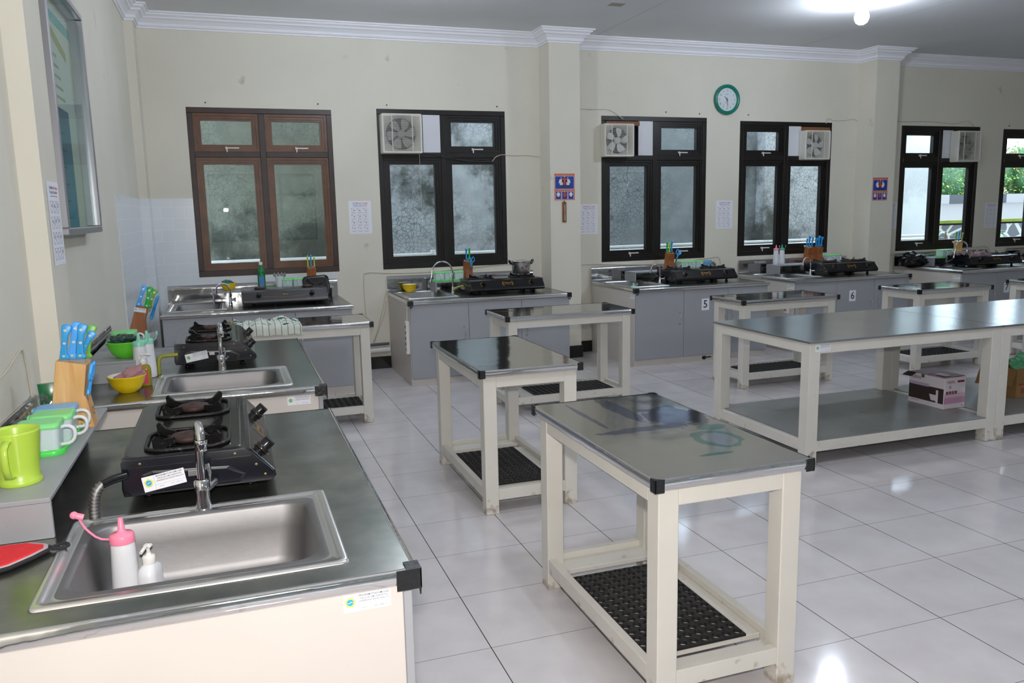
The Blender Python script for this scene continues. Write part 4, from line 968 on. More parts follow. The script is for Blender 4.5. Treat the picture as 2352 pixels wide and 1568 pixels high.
seasoning_tub('blue lidded tub at the rear of the tray beside the lime mug', (-1.300, .640, ZS + .005), ry, BLUL)
sticker(bpy.data.objects['seasoning_tray'], Matrix.Translation((-.155, -.03, .010)) @ Matrix.Rotation(-PI / 2, 4, 'Z') @ FRONT, .035)
again(tub0, (-1.30, 2.42, ZS + .003), ry, 'mint lidded tub behind the bright green bowl on the second left riser')
def pouch(label, loc, rz, m1, w_=.09, h=.13, writing=True):
    m = MB(); loops = []
    for j in range(9):
        z = h * j / 8; tk = .022 * math.sin(PI * min(1, .12 + .80 * (1 - j / 8))) + .001; lp = []
        for k in range(16):
            a = 2 * PI * k / 16; lp.append((w_ / 2 * (1 - .06 * math.sin(PI * j / 8)) * math.copysign(abs(math.cos(a)) ** .5, math.cos(a)), tk * math.sin(a) - .01 * j / 8, z))
        loops.append(lp)
    m.rings(loops, m1, cap0=True, cap1=True)
    if writing:
        for k in range(4): m.box(-w_ * .32, w_ * .2, -.026, -.0255, h * (.3 + .1 * k), h * (.3 + .1 * k) + .003, PAPER)
    o = m.build('refill_pouch'); put(o, loc, rz); return tag(o, label, 'pouch')
pouch('dark green refill pouch standing behind the light pine block', (-1.350, .850, ZS + .001), R(10), mat('dark green film', '#0c6a3c', .25), .075, .125)
c = MB().blob((0, 0, .045), .05, glassy('clear cling film', '#f4f7f8', .16, .12, .4), (.85, 1.0, 1.0), .7, 3.2, 4, 2, 0, False).build('plastic_bag'); put(c, (-1.365, .745, ZS + .003)); tag(c, 'crumpled clear plastic bag behind the green lidded tubs', 'bag')

# squeeze bottles and soap pumps
def squeeze(label, loc, rz, capm, s=1.0, strap=True, off=False):
    t = thing('squeeze_bottle', label, 'bottle', loc, rz, 'squeeze bottles'); S = Matrix.Scale(s, 4)
    m = MB(S); m.lathe([(.001, 0), (.030, 0), (.033, .004), (.0325, .04), (.028, .14), (.0265, .165), (.022, .172)], PLWT, seg=32); m.build('bottle_body', t)
    m = MB(S); m.lathe([(.0285, .162), (.0285, .180), (.026, .184), (.011, .188), (.0085, .194), (.0055, .222), (.0035, .224), (.001, .224)], capm, seg=28)
    if off: m.tube([(-.026, 0, .172), (-.05, -.004, .178), (-.075, -.002, .205), (-.085, 0, .225), (-.088, 0, .236)], .0028, capm, 8, sub=1); m.cyl((-.096, 0, .243), (-.078, 0, .236), .0075, capm, seg=14); m.sphere((-.098, 0, .244), .0095, capm, sub=2)
    elif strap: m.tube([(.026, 0, .172), (.04, 0, .18), (.046, 0, .20)], .0022, capm, 6, sub=1); m.cyl((.046, 0, .20), (.046, 0, .216), .006, capm, seg=12)
    m.build('nozzle_cap', t); return t
squeeze('squeeze bottle with a pink cap and stretched strap, inside the nearest sink', (-1.055, -.065, ZT - .169), R(0), PINK, .98, off=True)
SQ = squeeze('front squeeze bottle with mint nozzle beside the second left sink', (-1.195, 2.00, ZT + .001), R(-10), mat('mint plastic', '#8fd9bd', .35), 1.0)
again(SQ, (-1.165, 2.065, ZT + .001), R(20), 'rear squeeze bottle with mint nozzle beside the second left sink')
squeeze('squeeze bottle with a red pink nozzle on the riser near the second pillar', (5.025, 5.52, ZS + .001), 0, PINK, .98)
squeeze('squeeze bottle with a green nozzle on the riser near the second pillar', (5.105, 5.52, ZS + .001), 0, mat('sea green plastic', '#3fa77e', .35), .98)
squeeze('small green nozzled squeeze bottle in the sink right of the first pillar', (3.03, 5.12, ZT - .169), 0, mat('mint plastic'), .86)
def pump(label, loc, rz, body, s=1.0, lab=None, hr=.033):
    t = thing('pump_bottle', label, 'bottle', loc, rz, 'soap pump bottles'); S = Matrix.Scale(s, 4)
    m = MB(S); m.rings([rrect(0, 0, hr * 2 - .004, .04, .016, 0), rrect(0, 0, hr * 2, .044, .018, .006), rrect(0, 0, hr * 2, .044, .018, .075), rrect(0, 0, hr * 1.7, .038, .016, .092), rrect(0, 0, .03, .026, .012, .10)], body, cap0=True, cap1=True); m.build('bottle_body', t)
    if lab:
        m = MB(S @ FRONT); m.box(-.024, .024, .012, .074, .0222, .0226, lab); m.box(-.018, .002, .016, .040, .0226, .0229, PAPER); m.box(-.02, .02, .054, .068, .0226, .0229, mat('leaf green print', '#4c9a4a', .5)); m.build('front_label', t, 'pink and green product label')
    m = MB(S); m.lathe([(.0135, .098), (.0145, .1), (.0145, .118), (.0125, .121), (.006, .122), (.0055, .128)], PLW, seg=24); m.cyl((0, 0, .122), (0, 0, .142), .0042, PLW, seg=12); m.box(-.007, .007, -.009, .009, .140, .148, PLW, .002)
    m.tube([(0, 0, .145), (.018, 0, .146), (.036, 0, .141)], .0042, PLW, 8, sub=1); m.build('pump_head', t); return t
pump('clear soap pump bottle with a cream pump, inside the nearest sink', (-1.00, -.075, ZT - .169), R(-110), PLWT, 1.0)
pump('amber soap pump bottle with a pink label, behind the yellow bowl', (-1.172, 1.86, ZT + .001), R(-8), SOAP, .98, mat('hot pink label', '#d9416f', .45))
# red pot mitt on the nearest worktop
m = MB()
out = [(-.10, .02), (-.06, .045), (-.01, .055), (.04, .050), (.075, .028), (.078, .005), (.055, -.03), (.02, -.07), (-.03, -.095), (-.10, -.10)]
def sc_(P, k, z, c=(-.02, -.02)): return [(c[0] + (x - c[0]) * k, c[1] + (y - c[1]) * k, z) for x, y in P]
m.rings([sc_(out, 1.05, .003), sc_(out, 1.10, .008), sc_(out, 1.04, .013)], mat('black quilted cloth', '#26262a', .9), cap0=True, smooth=False)
m.rings([sc_(out, 1.04, .013), sc_(out, 1.0, .016), sc_(out, .95, .015)], GREYP); m.rings([sc_(out, .95, .015), sc_(out, .9, .018)], RED, cap1=True)
m.tube([(.085, .02, .008), (.11, .03, .012), (.125, .018, .010), (.115, .01, .008), (.088, .010, .008)], .004, MATS['black quilted cloth'], 6, sub=1)
o = m.build('pot_mitt'); put(o, (-1.285, -.11, ZT + .001)); tag(o, 'red pot mitt with a grey border on the nearest worktop', 'pot holder')

# bottle, cup, tubs, leaning grate under the brown window
t = thing('detergent_bottle', 'tall green detergent bottle with a white cap under the brown window', 'bottle', (-.507, 5.51, ZS + .001))
m = MB(); m.lathe([(.001, 0), (.032, 0), (.034, .004), (.034, .05), (.032, .06), (.034, .07), (.034, .13), (.030, .14), (.033, .15), (.033, .165), (.020, .20), (.014, .212), (.013, .222)], BLOT, seg=32); m.build('bottle_body', t)
m = MB(); m.lathe([(.0155, .220), (.016, .223), (.016, .243), (.014, .245), (.001, .245)], PLW, seg=24); m.build('screw_cap', t, 'white screw cap')
m = MB(FRONT); m.box(-.022, .022, .03, .12, .034, .0346, mat('blue bottle label', '#3f86b8', .5)); m.box(-.016, .016, .012, .03, .034, .0348, INKR); m.build('front_label', t, 'blue and red label')
t = thing('plastic_cup', 'clear plastic cup of spoons beside the green detergent bottle', 'cup', (-.355, 5.51, ZS + .001), 0)
m = MB(); m.lathe([(.024, 0), (.03, .06), (.036, .115)], PLWT, seg=28, cap0=True); m.build('cup_body', t)
for k, (dx, dy) in enumerate(((-.012, .004), (.0, -.006), (.012, .006), (.018, -.004))):
    s_ = thing('teaspoon', 'steel spoons standing in the clear plastic cup', 'spoon', (-.355 + dx, 5.51 + dy, ZS + .006), 0, 'spoons in the clear plastic cup')
    T = Matrix.Rotation(R(-12 + 9 * k), 4, 'Y'); b = MB(T); b.tube([(0, 0, .0), (0, 0, .10)], .002, STEELS, 6); b.build('spoon_handle', s_); b = MB(T); b.sphere((0, 0, .122), .016, STEELS, (.75, .25, 1.3), 2); b.build('spoon_bowl', s_)
tray('green tray left of the plastic cup, under the brown window', (-.425, 5.50, ZS + .0005), 0, 1, .8)
again(tub0, (-.285, 5.53, ZS + .003), 0, 'green lidded tub right of the plastic cup, under the brown window')
again(tub0, (-.19, 5.535, ZS + .003), 0, 'green lidded tub beside the leaning black grate')
t = thing('leaning_grate', 'square black pan support leaning on the splashback by the grey stove', 'grate', (-.045, 5.345, ZT + .108), 0)
m = MB(Matrix.Rotation(R(78), 4, 'X') @ Matrix.Rotation(R(3), 4, 'Z')); m.rings([rrect(0, 0, .235, .215, .04, 0), rrect(0, 0, .235, .215, .04, .012), rrect(0, 0, .20, .18, .04, .012)], BLK, cap0=True)
m.rings([rrect(0, 0, .20, .18, .04, .012), rrect(0, 0, .12, .12, .058, .006)], IRON, cap1=True); m.build('drip_plate', t)
m = MB(Matrix.Rotation(R(78), 4, 'X'));
for a in (45, 135, 225, 315): m.prism([(.035, .012), (.115, .012), (.115, .034), (.05, .030)], -.003, .003, IRON, 'Y', T=Matrix.Rotation(R(a), 4, 'Z'))
m.build('fin', t)
# counter with the pot
tray('green tray with tubs left of the block and pot', (1.225, 5.50, ZS + .0005), 0, 3, .88)
again(tub0, (1.13, 5.50, ZS + .005), 0, 'green lidded tub at the left end of the tray near the pot stove')
again(tub0, (1.32, 5.50, ZS + .005), 0, 'green lidded tub beside the brown block near the pot stove')
again(tub0, (1.225, 5.52, ZS + .005), 0, 'green lidded tub between the two others near the pot stove')
t = thing('cooking_pot', 'steel cooking pot with black handles on the stove burner', 'pot', (1.29 + .561, 4.93 + .225, ZT + .1665), 0)
m = MB(); m.lathe([(.001, 0), (.082, 0), (.087, .006), (.088, .10), (.091, .112), (.093, .114), (.089, .114), (.085, .10), (.084, .006), (.001, .004)], POTM, seg=40)
m.box(-.03, -.012, -.0895, -.0885, .05, .06, BXM); m.box(.016, .034, -.087, -.0855, .06, .075, BXM); m.build('pot_body', t)
m = MB(); m.lathe([(.092, .112), (.094, .116), (.088, .120), (.03, .128), (.001, .130)], POTM, seg=40); m.build('lid', t)
for sg in (-1, 1):
    m = MB(); m.tube([(sg * .086, -.025, .085), (sg * .108, -.024, .10), (sg * .118, -.02, .125), (sg * .118, .02, .125), (sg * .108, .024, .10), (sg * .086, .025, .085)], .0065, BLKP, 8, sub=1); m.build('pot_handle', t)
# the counter by the first pillar
SH = mat('pale green tub body', '#a9e0c9', .35)
t5 = None
for k, lab in enumerate(('left one of three mint tubs', 'middle one of three mint tubs', 'right one of three mint tubs')):
    again(tub0, (3.83 + .092 * k, 5.52, ZS + .001), 0, lab + ' in a row right of the first pillar')
tray('green tray between the knife block and tubs on the counter by the first pillar', (3.80, 5.46, ZS + .0005), 0, 1, .7)
pouch('folded blue and green packet right of the three mint tubs', (4.12, 5.50, ZS + .001), R(-20), mat('blue white film', '#5e9fc9', .35), .10, .085, True)
sp = MB().box(-.045, .045, -.03, .03, 0, .028, mat('yellow green sponge', '#b5cf6a', .9), .004).build('sponge'); put(sp, (4.20, 5.55, ZS + .0)); tag(sp, 'yellow green sponge right of the blue and green packet', 'sponge')
# the counter by the second pillar
again(tub0, (5.765, 5.52, ZS + .001), 0, 'green lidded tub just right of the two side by side knife blocks')
again(tub0, (5.865, 5.54, ZS + .001), 0, 'lidded tub nearest the second pillar on the counter by the second pillar')
# the counter past the second pillar
tray('green tray with two tubs on the riser of the counter past the second pillar', (7.52, 5.50, ZS + .0005), 0, 3, .95)
again(tub0, (7.42, 5.50, ZS + .005), 0, 'green lidded tub at the left of the tray past the second pillar')
again(tub0, (7.515, 5.50, ZS + .005), 0, 'green lidded tub at the right of the tray past the second pillar')
BAG = mat('glossy black plastic film', '#0c0d10', .18, bump=.004, bscale=26)
c = MB().blob((0, 0, .07), .12, BAG, (1.3, .8, .75), .42, 1.7, 5, 4, -.0).build('bin_bag'); put(c, (6.98, 5.50, ZT + .002)); tag(c, 'crumpled black bin bag at the left end of the counter past the second pillar', 'bag')
c = MB().blob((0, 0, .07), .12, BAG, (1.3, .8, .8), .42, 1.7, 5, 14, -.0).build('bin_bag'); put(c, (8.98, 5.50, ZT + .002)); tag(c, 'crumpled black bin bag on the farthest counter at the right edge', 'bag')
def cloth(label, name, loc, rz, LX, LY, m, amp, hang=0.0, seed=0, nx=40, ny=20, th=.0015):
    g = MB(); top, bot = [], []
    for j in range(ny + 1):
        a, b_ = [], []
        for i in range(nx + 1):
            x, y = LX * (i / nx - .5), LY * (j / ny); q = Vector((x * 9 + seed, y * 11, 0)); z = amp * (abs(noise.noise(q)) * 1.5 + .6 * abs(noise.noise(q * 2.3)))
            ex = .012 * noise.noise(Vector((y * 14, seed, i > nx / 2))) ; ey = .016 * noise.noise(Vector((x * 12, seed + 3, 0)))
            yy = y + ey; zz = z
            if yy < hang: zz = -(hang - yy) + .4 * z; yo = hang - .004 - .25 * z
            else: yo = yy
            xx = x + (ex if i in (0, nx) else ex * .6)
            a.append((xx, yo, zz + th + .001)); b_.append((xx, yo + (.0015 if yy < hang else 0), zz + .001 - (0)))
        top.append(a); bot.append(b_)
    g.rings(top, m, close=False); g.rings(bot, m, close=False)
    o = g.build(name); put(o, loc, rz); return tag(o, label, 'cloth')
def check_mat():
    m = bpy.data.materials.new('checked cotton'); m.use_nodes = True; nt = m.node_tree; N = nt.nodes; L = nt.links; b = N['Principled BSDF']; b.inputs['Roughness'].default_value = .9
    tc = N.new('ShaderNodeTexCoord'); sp = N.new('ShaderNodeSeparateXYZ'); L.new(tc.outputs['Object'], sp.inputs[0]); cur = None
    for (o, period, wd, colr) in ((0, .042, .045, '#5d6f68'), (1, .042, .045, '#5f8f80'), (1, .126, .06, '#2f5f52')):
        d = N.new('ShaderNodeMath'); d.operation = 'DIVIDE'; d.inputs[1].default_value = period; L.new(sp.outputs[o], d.inputs[0]); p = N.new('ShaderNodeMath'); p.operation = 'PINGPONG'; p.inputs[1].default_value = .5; L.new(d.outputs[0], p.inputs[0])
        l = N.new('ShaderNodeMath'); l.operation = 'LESS_THAN'; l.inputs[1].default_value = wd; L.new(p.outputs[0], l.inputs[0]); mx = N.new('ShaderNodeMix'); mx.data_type = 'RGBA'; L.new(l.outputs[0], mx.inputs[0])
        if cur: L.new(cur, mx.inputs[6])
        else: mx.inputs[6].default_value = lin('#dfe3d8')
        mx.inputs[7].default_value = lin(colr); cur = mx.outputs[2]
    L.new(cur, b.inputs['Base Color']); return m
cloth('white and green checked towel crumpled over the edge of a work table', 'checked_towel', (-.545, 3.582, .744), 0, .44, .40, check_mat(), .040, .060, 2)
cloth('crumpled grey and pink cloth spread over the stove past the second pillar', 'dish_cloth', (7.47, 4.975, ZT + .128), R(4), .40, .28, mat('grey pink terry', '#857a7d', .95, var=.35, vscale=26, col2='#a88d92'), .06, .03, 9)

# ------------------------------------------------------------------ wall things
def wash_poster():
    m = MB(FRONT); m.box(-.107, .107, -.155, .155, 0, .0005, PAPER)
    m.text('Cara', .017, INKB, Matrix.Translation((-.052, .133, .0008)), bold=.01); m.text('Mencuci Tangan', .017, INKR, Matrix.Translation((.022, .133, .0008)), bold=.012)
    m.text('Dengan', .016, INKB, Matrix.Translation((-.040, .116, .0008)), bold=.01); m.text('Sabun', .016, INKR, Matrix.Translation((.010, .116, .0008)), bold=.01); m.text('dan', .016, INKB, Matrix.Translation((.040, .116, .0008)), bold=.01); m.text('Air', .016, INKR, Matrix.Translation((.062, .116, .0008)), bold=.01)
    m.box(-.06, .03, .100, .1025, .0005, .0008, INKB); m.box(.035, .068, .100, .1025, .0005, .0008, INKR)
    rnd = random.Random(5)
    for r in range(4):
        for c in range(3):
            cx, cy = -.058 + .057 * c, .066 - .058 * r; w2, h2 = .022, .017
            m.tube([(cx - w2, cy - h2, .0006), (cx + w2, cy - h2, .0006), (cx + w2, cy + h2, .0006), (cx - w2, cy + h2, .0006)], .0006, INKG, 4, closed=True)
            m.box(cx - w2 - .002, cx - w2 + .005, cy + h2 - .006, cy + h2 + .001, .0006, .0009, INKR)
            m.tube([(cx + rnd.uniform(-.012, .012), cy + rnd.uniform(-.01, .01), .0007) for _ in range(6)], .0011, INKG, 4, sub=1)
            m.sphere((cx + rnd.uniform(-.006, .006), cy + rnd.uniform(-.004, .004), .0004), .006, INKG, (1, .8, .1), 1)
            for k in range(2): m.box(cx - w2, cx + w2 * rnd.uniform(.3, 1), cy - h2 - .006 - .004 * k, cy - h2 - .0045 - .004 * k, .0005, .0008, INKG)
    return m.build('handwashing_poster')
PO = wash_poster(); put(PO, (.437, WB - .001, 1.475)); tag(PO, 'white handwashing instruction sheet between the brown window and the fan window', 'poster', 'handwashing instruction sheets')
def poster_copy(loc, rz, label):
    c = PO.copy(); COL.objects.link(c); put(c, loc, rz); c['label'] = label
poster_copy((2.815, WB - .001, 1.405), 0, 'white handwashing instruction sheet just right of the first pillar')
poster_copy((4.47, WB - .001, 1.42), 0, 'white handwashing instruction sheet below the wall clock')
poster_copy((6.80, WB - .001, 1.36), 0, 'white handwashing instruction sheet just right of the second pillar')
poster_copy((8.425, WB - .001, 1.335), 0, 'white handwashing instruction sheet nearest the right edge of the photo')
poster_copy((WL + .0765, 1.375, 1.49), PI / 2, 'white handwashing instruction sheet on the left wall column by the notice case')
def figure(m, x, y, s, top, legs):
    P = [(-.012, 0), (.012, 0), (.013, .022), (.019, .012), (.022, .016), (.016, .042), (.006, .046), (-.006, .046), (-.016, .042), (-.022, .016), (-.019, .012), (-.013, .022)]
    m.prism([(x + a * s, y + b * s) for a, b in P], .0008, .0011, top, 'Z'); m.sphere((x, y + .055 * s, .001), .0075 * s, SKINP, (.8, 1, .08), 1)
    for sg in (-1, 1): m.box(x + sg * .006 * s - .004 * s, x + sg * .006 * s + .004 * s, y - .026 * s, y, .0008, .0010, legs)
def blue_poster(label, loc):
    m = MB(FRONT); m.box(-.109, .109, -.13, .13, 0, .0006, PORA); m.box(-.103, .103, -.022, .106, .0006, .0007, SKINP); m.box(-.100, .100, -.019, .103, .0007, .0009, PBLU)
    m.box(-.075, .075, .111, .122, .0006, .0008, mat('dull orange text band', '#b9806a', .5)); m.box(-.065, .065, -.036, -.028, .0006, .0008, MATS['dull orange text band'])
    for k in (-1, 0, 1): m.box(k * .068 - .031, k * .068 + .031, -.124, -.042, .0006, .0007, SKINP); m.box(k * .068 - .028, k * .068 + .028, -.121, -.045, .0007, .0009, PBLU)
    figure(m, -.036, .018, 1.25, SKINP, INK); figure(m, 0, .024, 1.4, INKR, INK); figure(m, .036, .018, 1.25, SKINP, INK)
    figure(m, -.068, -.095, .9, SKINP, INK); figure(m, 0, -.098, .9, INKR, INK); figure(m, .068, -.095, .9, SKINP, INK)
    o = m.build('uniform_poster'); put(o, loc); return tag(o, label, 'poster', 'blue and orange uniform posters')
blue_poster('blue and orange poster of three uniformed figures on the first pillar', (2.432, WB - .2712, 1.732))
blue_poster('blue and orange poster of three uniformed figures on the second pillar', (6.375, WB - .2712, 1.672))
t = thing('wall_thermometer', 'wooden wall thermometer under the poster on the first pillar', 'thermometer', (2.425, WB - .2705, 1.484))
MB(FRONT).box(-.021, .021, -.10, .10, 0, .010, WOODB, .002).build('wooden_back', t)
MB(FRONT).cyl((.003, -.075, .013), (.003, .07, .013), .0025, PLW, seg=8).sphere((.003, -.08, .014), .005, STEELR, sub=2).build('glass_tube', t)
MB(FRONT).cyl((0, .106, .0), (0, .106, .014), .005, BLKP, seg=10).build('wall_hook', t)
# wall clock
t = thing('wall_clock', 'round wall clock with a teal green rim above the windows', 'clock', (4.462, WB - .001, 2.655))
m = MB(); m.lathe([(.150, 0), (.160, -.012), (.158, -.03), (.146, -.040), (.130, -.036), (.121, -.022)], TEAL, axis='Y', seg=56); m.build('clock_rim', t)
m = MB(); m.lathe([(.0005, -.018), (.123, -.018)], PAPER, axis='Y', seg=48); m.T = Matrix.Translation((0, -.0185, 0)) @ FRONT
for h in range(1, 13): m.text(str(h), .027, INK, Matrix.Translation((.094 * math.sin(R(30 * h)), .094 * math.cos(R(30 * h)), .0005)))
m.text('SEIKO', .013, INK, Matrix.Translation((0, .055, .0005))); m.build('clock_face', t)
for nm, a, ln, wd, mm, zz in (('hour_hand', -45, .05, .0035, INK, .002), ('minute_hand', 171, .075, .0028, INK, .003), ('second_hand', 214, .085, .001, INKR, .004)):
    m = MB(Matrix.Translation((0, -.0185, 0)) @ FRONT @ Matrix.Rotation(R(-a), 4, 'Z')); m.prism([(-wd, -.018), (wd, -.018), (wd * .6, ln), (-wd * .6, ln)], zz - .0004, zz, mm, 'Z'); m.build(nm, t)
m = MB(); m.lathe([(.1225, -.024), (.10, -.030), (.06, -.034), (.0005, -.036)], GLZ, axis='Y', seg=48); m.build('clock_glass', t)
# glazed notice case on the left wall
t = thing('notice_case', 'glazed aluminium notice case hanging high on the left wall', 'notice board', (WL, 2.555, 1.44), -PI / 2 + PI)
# local frame: x toward -y?  case spans y 1.64..2.56, z 0..1.05
t.rotation_euler = (0, 0, PI / 2); t.location = (WL, 1.63, 1.44)
cw, ch, cd = .93, 1.06, .078
m = MB(); 
for (a, b_, c, d) in ((0, cw, 0, .03), (0, cw, ch - .03, ch), (0, .03, .03, ch - .03), (cw - .03, cw, .03, ch - .03)): m.box(a, b_, -cd, -.001, c, d, ALU, .004)
m.build('case_frame', t)
m = MB(); m.box(.03, cw - .03, -.015, -.004, .03, ch - .03, mat('pale mint notice sheet', '#cdd6cf', .6, col2='#d3d4bd', vscale=2.4)); m.T = Matrix.Translation((0, -.015, 0)) @ FRONT
TB = mat('blue grey print', '#5b7488', .6, col2='#3f8ba0', vscale=3); m.box(.05, .66, .03, .56, 0, .001, TB); m.box(.09, .36, .34, .50, .001, .0015, mat('pale blue print', '#7fb4c2', .6)); m.box(.10, .34, .05, .28, .001, .0015, mat('teal print', '#2b8a9c', .6))
for k in range(5): m.box(.12 + .02 * (k % 2), .62 - .03 * k, .60 + .045 * k, .612 + .045 * k, 0, .001, mat('sage print', '#8a9b86', .6))
m.rings([[(.2, .90, .001), (.75, .80, .001), (.75, .84, .001), (.2, .95, .001)]], mat('olive yellow print', '#a9a867', .6), cap1=True); m.box(.03, cw - .03, .93, .975, 0, .001, mat('teal band print', '#6fb0ac', .6))
for k in range(6): m.box(.06, .50, .07 + .075 * k, .075 + .075 * k, .0015, .002, INK)
m.build('notice_sheet', t, 'faded blue and green printed sheet'); MB().box(.03, cw - .03, -.062, -.058, .03, ch - .03, GLZ).build('glass_door', t)

# ------------------------------------------------------------------ cables and pipes
def cable(label, pts, m=CABLE, r=.0035, nm='electric_cable', grp='cables on the walls', clips=(), sub=1):
    o = MB(); o.tube(pts, r, m, 6, sub=sub)
    ob = o.build(nm); return tag(ob, label, 'cable', grp)
Y_ = WB - .006
cable('grey cable running under the fan window and down beside the grey door counter', [(.442, Y_, .16), (.45, Y_, .45), (.442, Y_, .60), (.437, Y_, .91), (.45, Y_, .945), (.55, Y_, .948), (.65, Y_, .932), (1.10, Y_, .925), (1.40, Y_, .945), (1.9, Y_, .975), (2.14, Y_, .962), (2.15, Y_, .92), (2.15, Y_, .80)])
cable('thin cable slanting down to the floor pipe left of the pot counter', [(.652, Y_, .76), (.60, Y_, .55), (.54, Y_, .35), (.50, Y_, .26)])
cable('second thin cable slanting down beside the pot counter', [(.648, Y_, .66), (.62, Y_, .52), (.56, Y_, .38), (.515, Y_, .27)])
cable('dark cable drooping from the large fan across the window frame', [(1.04, WB - .012, 2.075), (1.15, WB - .012, 2.07), (1.35, WB - .012, 2.02), (1.60, WB - .012, 1.99), (1.765, WB - .012, 1.995)], CABLED, .004)
cable('white cable rising over the window edge to the first pillar', [(1.765, WB - .014, 1.995), (1.80, WB - .012, 2.04), (1.87, WB - .01, 2.065), (2.0, Y_, 2.05), (2.12, Y_, 2.06), (2.275, Y_, 2.04)])
cable('cable from the first pillar to the fan left of the clock', [(2.61, Y_, 2.54), (2.75, Y_, 2.518), (2.95, Y_, 2.52), (3.03, Y_, 2.525), (3.10, Y_, 2.50), (3.14, Y_, 2.475), (3.20, WB - .03, 2.43)])
cable('cable from the fan right of the clock to the second pillar', [(5.79, WB - .02, 2.42), (5.80, Y_, 2.47), (5.84, Y_, 2.485), (5.90, Y_, 2.455), (6.05, Y_, 2.462), (6.20, Y_, 2.482), (6.244, Y_, 2.46)])
cable('cable from the second pillar to the fan beyond it', [(6.58, Y_, 2.475), (6.95, Y_, 2.46), (7.3, Y_, 2.475), (7.75, Y_, 2.445), (7.84, Y_, 2.48), (7.95, Y_, 2.49), (8.03, WB - .02, 2.42)])
cable('cable along the wall right of the first pillar, under the windows', [(2.61, Y_, .915), (2.8, Y_, .94), (3.3, Y_, .905), (3.9, Y_, .905), (4.35, Y_, .955), (4.41, Y_, .955), (4.43, Y_, .90), (4.43, Y_, .78)])
cable('cable along the wall under the window above the counter past the second pillar', [(6.58, Y_, .89), (6.9, Y_, .885), (7.4, Y_, .905), (8.3, Y_, .945), (8.42, Y_, .93), (8.45, Y_, .86)])
cable('white cable sagging across the near left wall behind the mug', [(WL + .004, .40, 1.02), (WL + .004, .62, 1.03), (WL + .004, .75, 1.04), (WL + .004, .95, 1.08), (WL + .004, .99, 1.07), (WL + .004, 1.02, .96), (WL + .004, 1.05, .80)], CABLE, .003)
o = MB().cyl((.19, WB - .045, .185), (.655, WB - .045, .19), .026, PIPE, seg=20).build('floor_pipe'); tag(o, 'white plastic pipe along the skirting between two back counters', 'pipe')
o = MB().cyl((.19, WB - .025, .242), (.655, WB - .025, .248), .013, PIPED, seg=14).build('floor_pipe'); tag(o, 'thin dark pipe just above the white plastic pipe', 'pipe')
def strip_(label, loc, h=.29):
    t = thing('power_strip', label, 'power strip', loc, 0, 'power strips'); m = MB(); m.box(-.030, 0, -.028, .028, 0, h, PLW if h > .2 else PLW, .004); m.build('strip_housing', t)
    for k in range(5 if h > .2 else 1): MB().cyl((-.0305, 0, .04 + .05 * k), (-.0315, 0, .04 + .05 * k), .014, DARK if k else INKR, seg=14, smooth=False).build('socket', t)
    MB().tube([(-.015, 0, h), (-.012, -.002, h + .04), (-.006, 0, ZT - .05 - loc[2])], .003, PLW, 6).build('power_lead', t)
strip_('cream power strip hanging on the side of the counter with the pot', (.669, 4.80, .285))
strip_('short power strip with a red switch on a cream counter side', (4.664, 4.83, .40), .13)
# nails and screws along the window heads
for k, (x, z) in enumerate(((-.87, 2.50), (.10, 2.51), (.735, 2.515), (1.83, 2.525), (3.72, 2.51), (4.13, 2.50), (4.75, 2.50), (8.62, 2.44))):
    o = MB().cyl((x, WB, z), (x, WB - .01, z), .006, RUST, seg=8).build('wall_plug'); tag(o, 'small rusty wall plugs above the windows', 'wall plug', 'wall plugs above the windows')

# ------------------------------------------------------------------ ceiling lamps
BULBM = mat('lit bulb glass', '#e6f0ff', .3, emit=BULB)
def lamp(label, x, y):
    t = thing('ceiling_lamp', label, 'lamp', (x, y, ZC), 0, 'bare ceiling bulbs')
    m = MB(); m.lathe([(.001, 0), (.062, 0), (.062, -.006), (.05, -.018), (.03, -.024), (.026, -.028), (.026, -.055), (.02, -.062)], PLW, seg=32); m.build('lamp_holder', t)
    m = MB(); m.lathe([(.019, -.060), (.022, -.08)], PLW, seg=24); m.build('bulb_neck', t)
    m = MB(); m.lathe([(.022, -.08), (.045, -.105), (.058, -.135), (.058, -.165), (.045, -.195), (.022, -.210), (.001, -.214)], BULBM, seg=24); m.build('bulb', t, 'glowing white bulb')
    return t
LA = lamp('glowing bare bulb on the ceiling, upper right of the photo', 4.46, 3.73)
for x, y, l in ((.55, 3.73, 'glowing bare bulb on the ceiling above the left windows'), (.55, -.1, 'glowing bare bulb on the ceiling above the nearest work table'), (4.46, -.1, 'glowing bare bulb on the ceiling beyond the right edge')):
    again(LA, (x, y, ZC), 0, l)
o = MB().box(2.44, 2.57, 4.40, 4.50, ZC - .0012, ZC, mat('old patch paint', '#aaa698', .85)).build('ceiling_patch'); tag(o, 'small yellowish square patch stuck on the ceiling', 'patch')
# ceiling board joints
cj = MB()
for x in (2.86, 5.3): cj.box(x, x + .002, YF, WB - .13, ZC - .0006, ZC + .001, mat('hairline joint', '#8f9290', .8))
struct(cj.build('trim_3'))

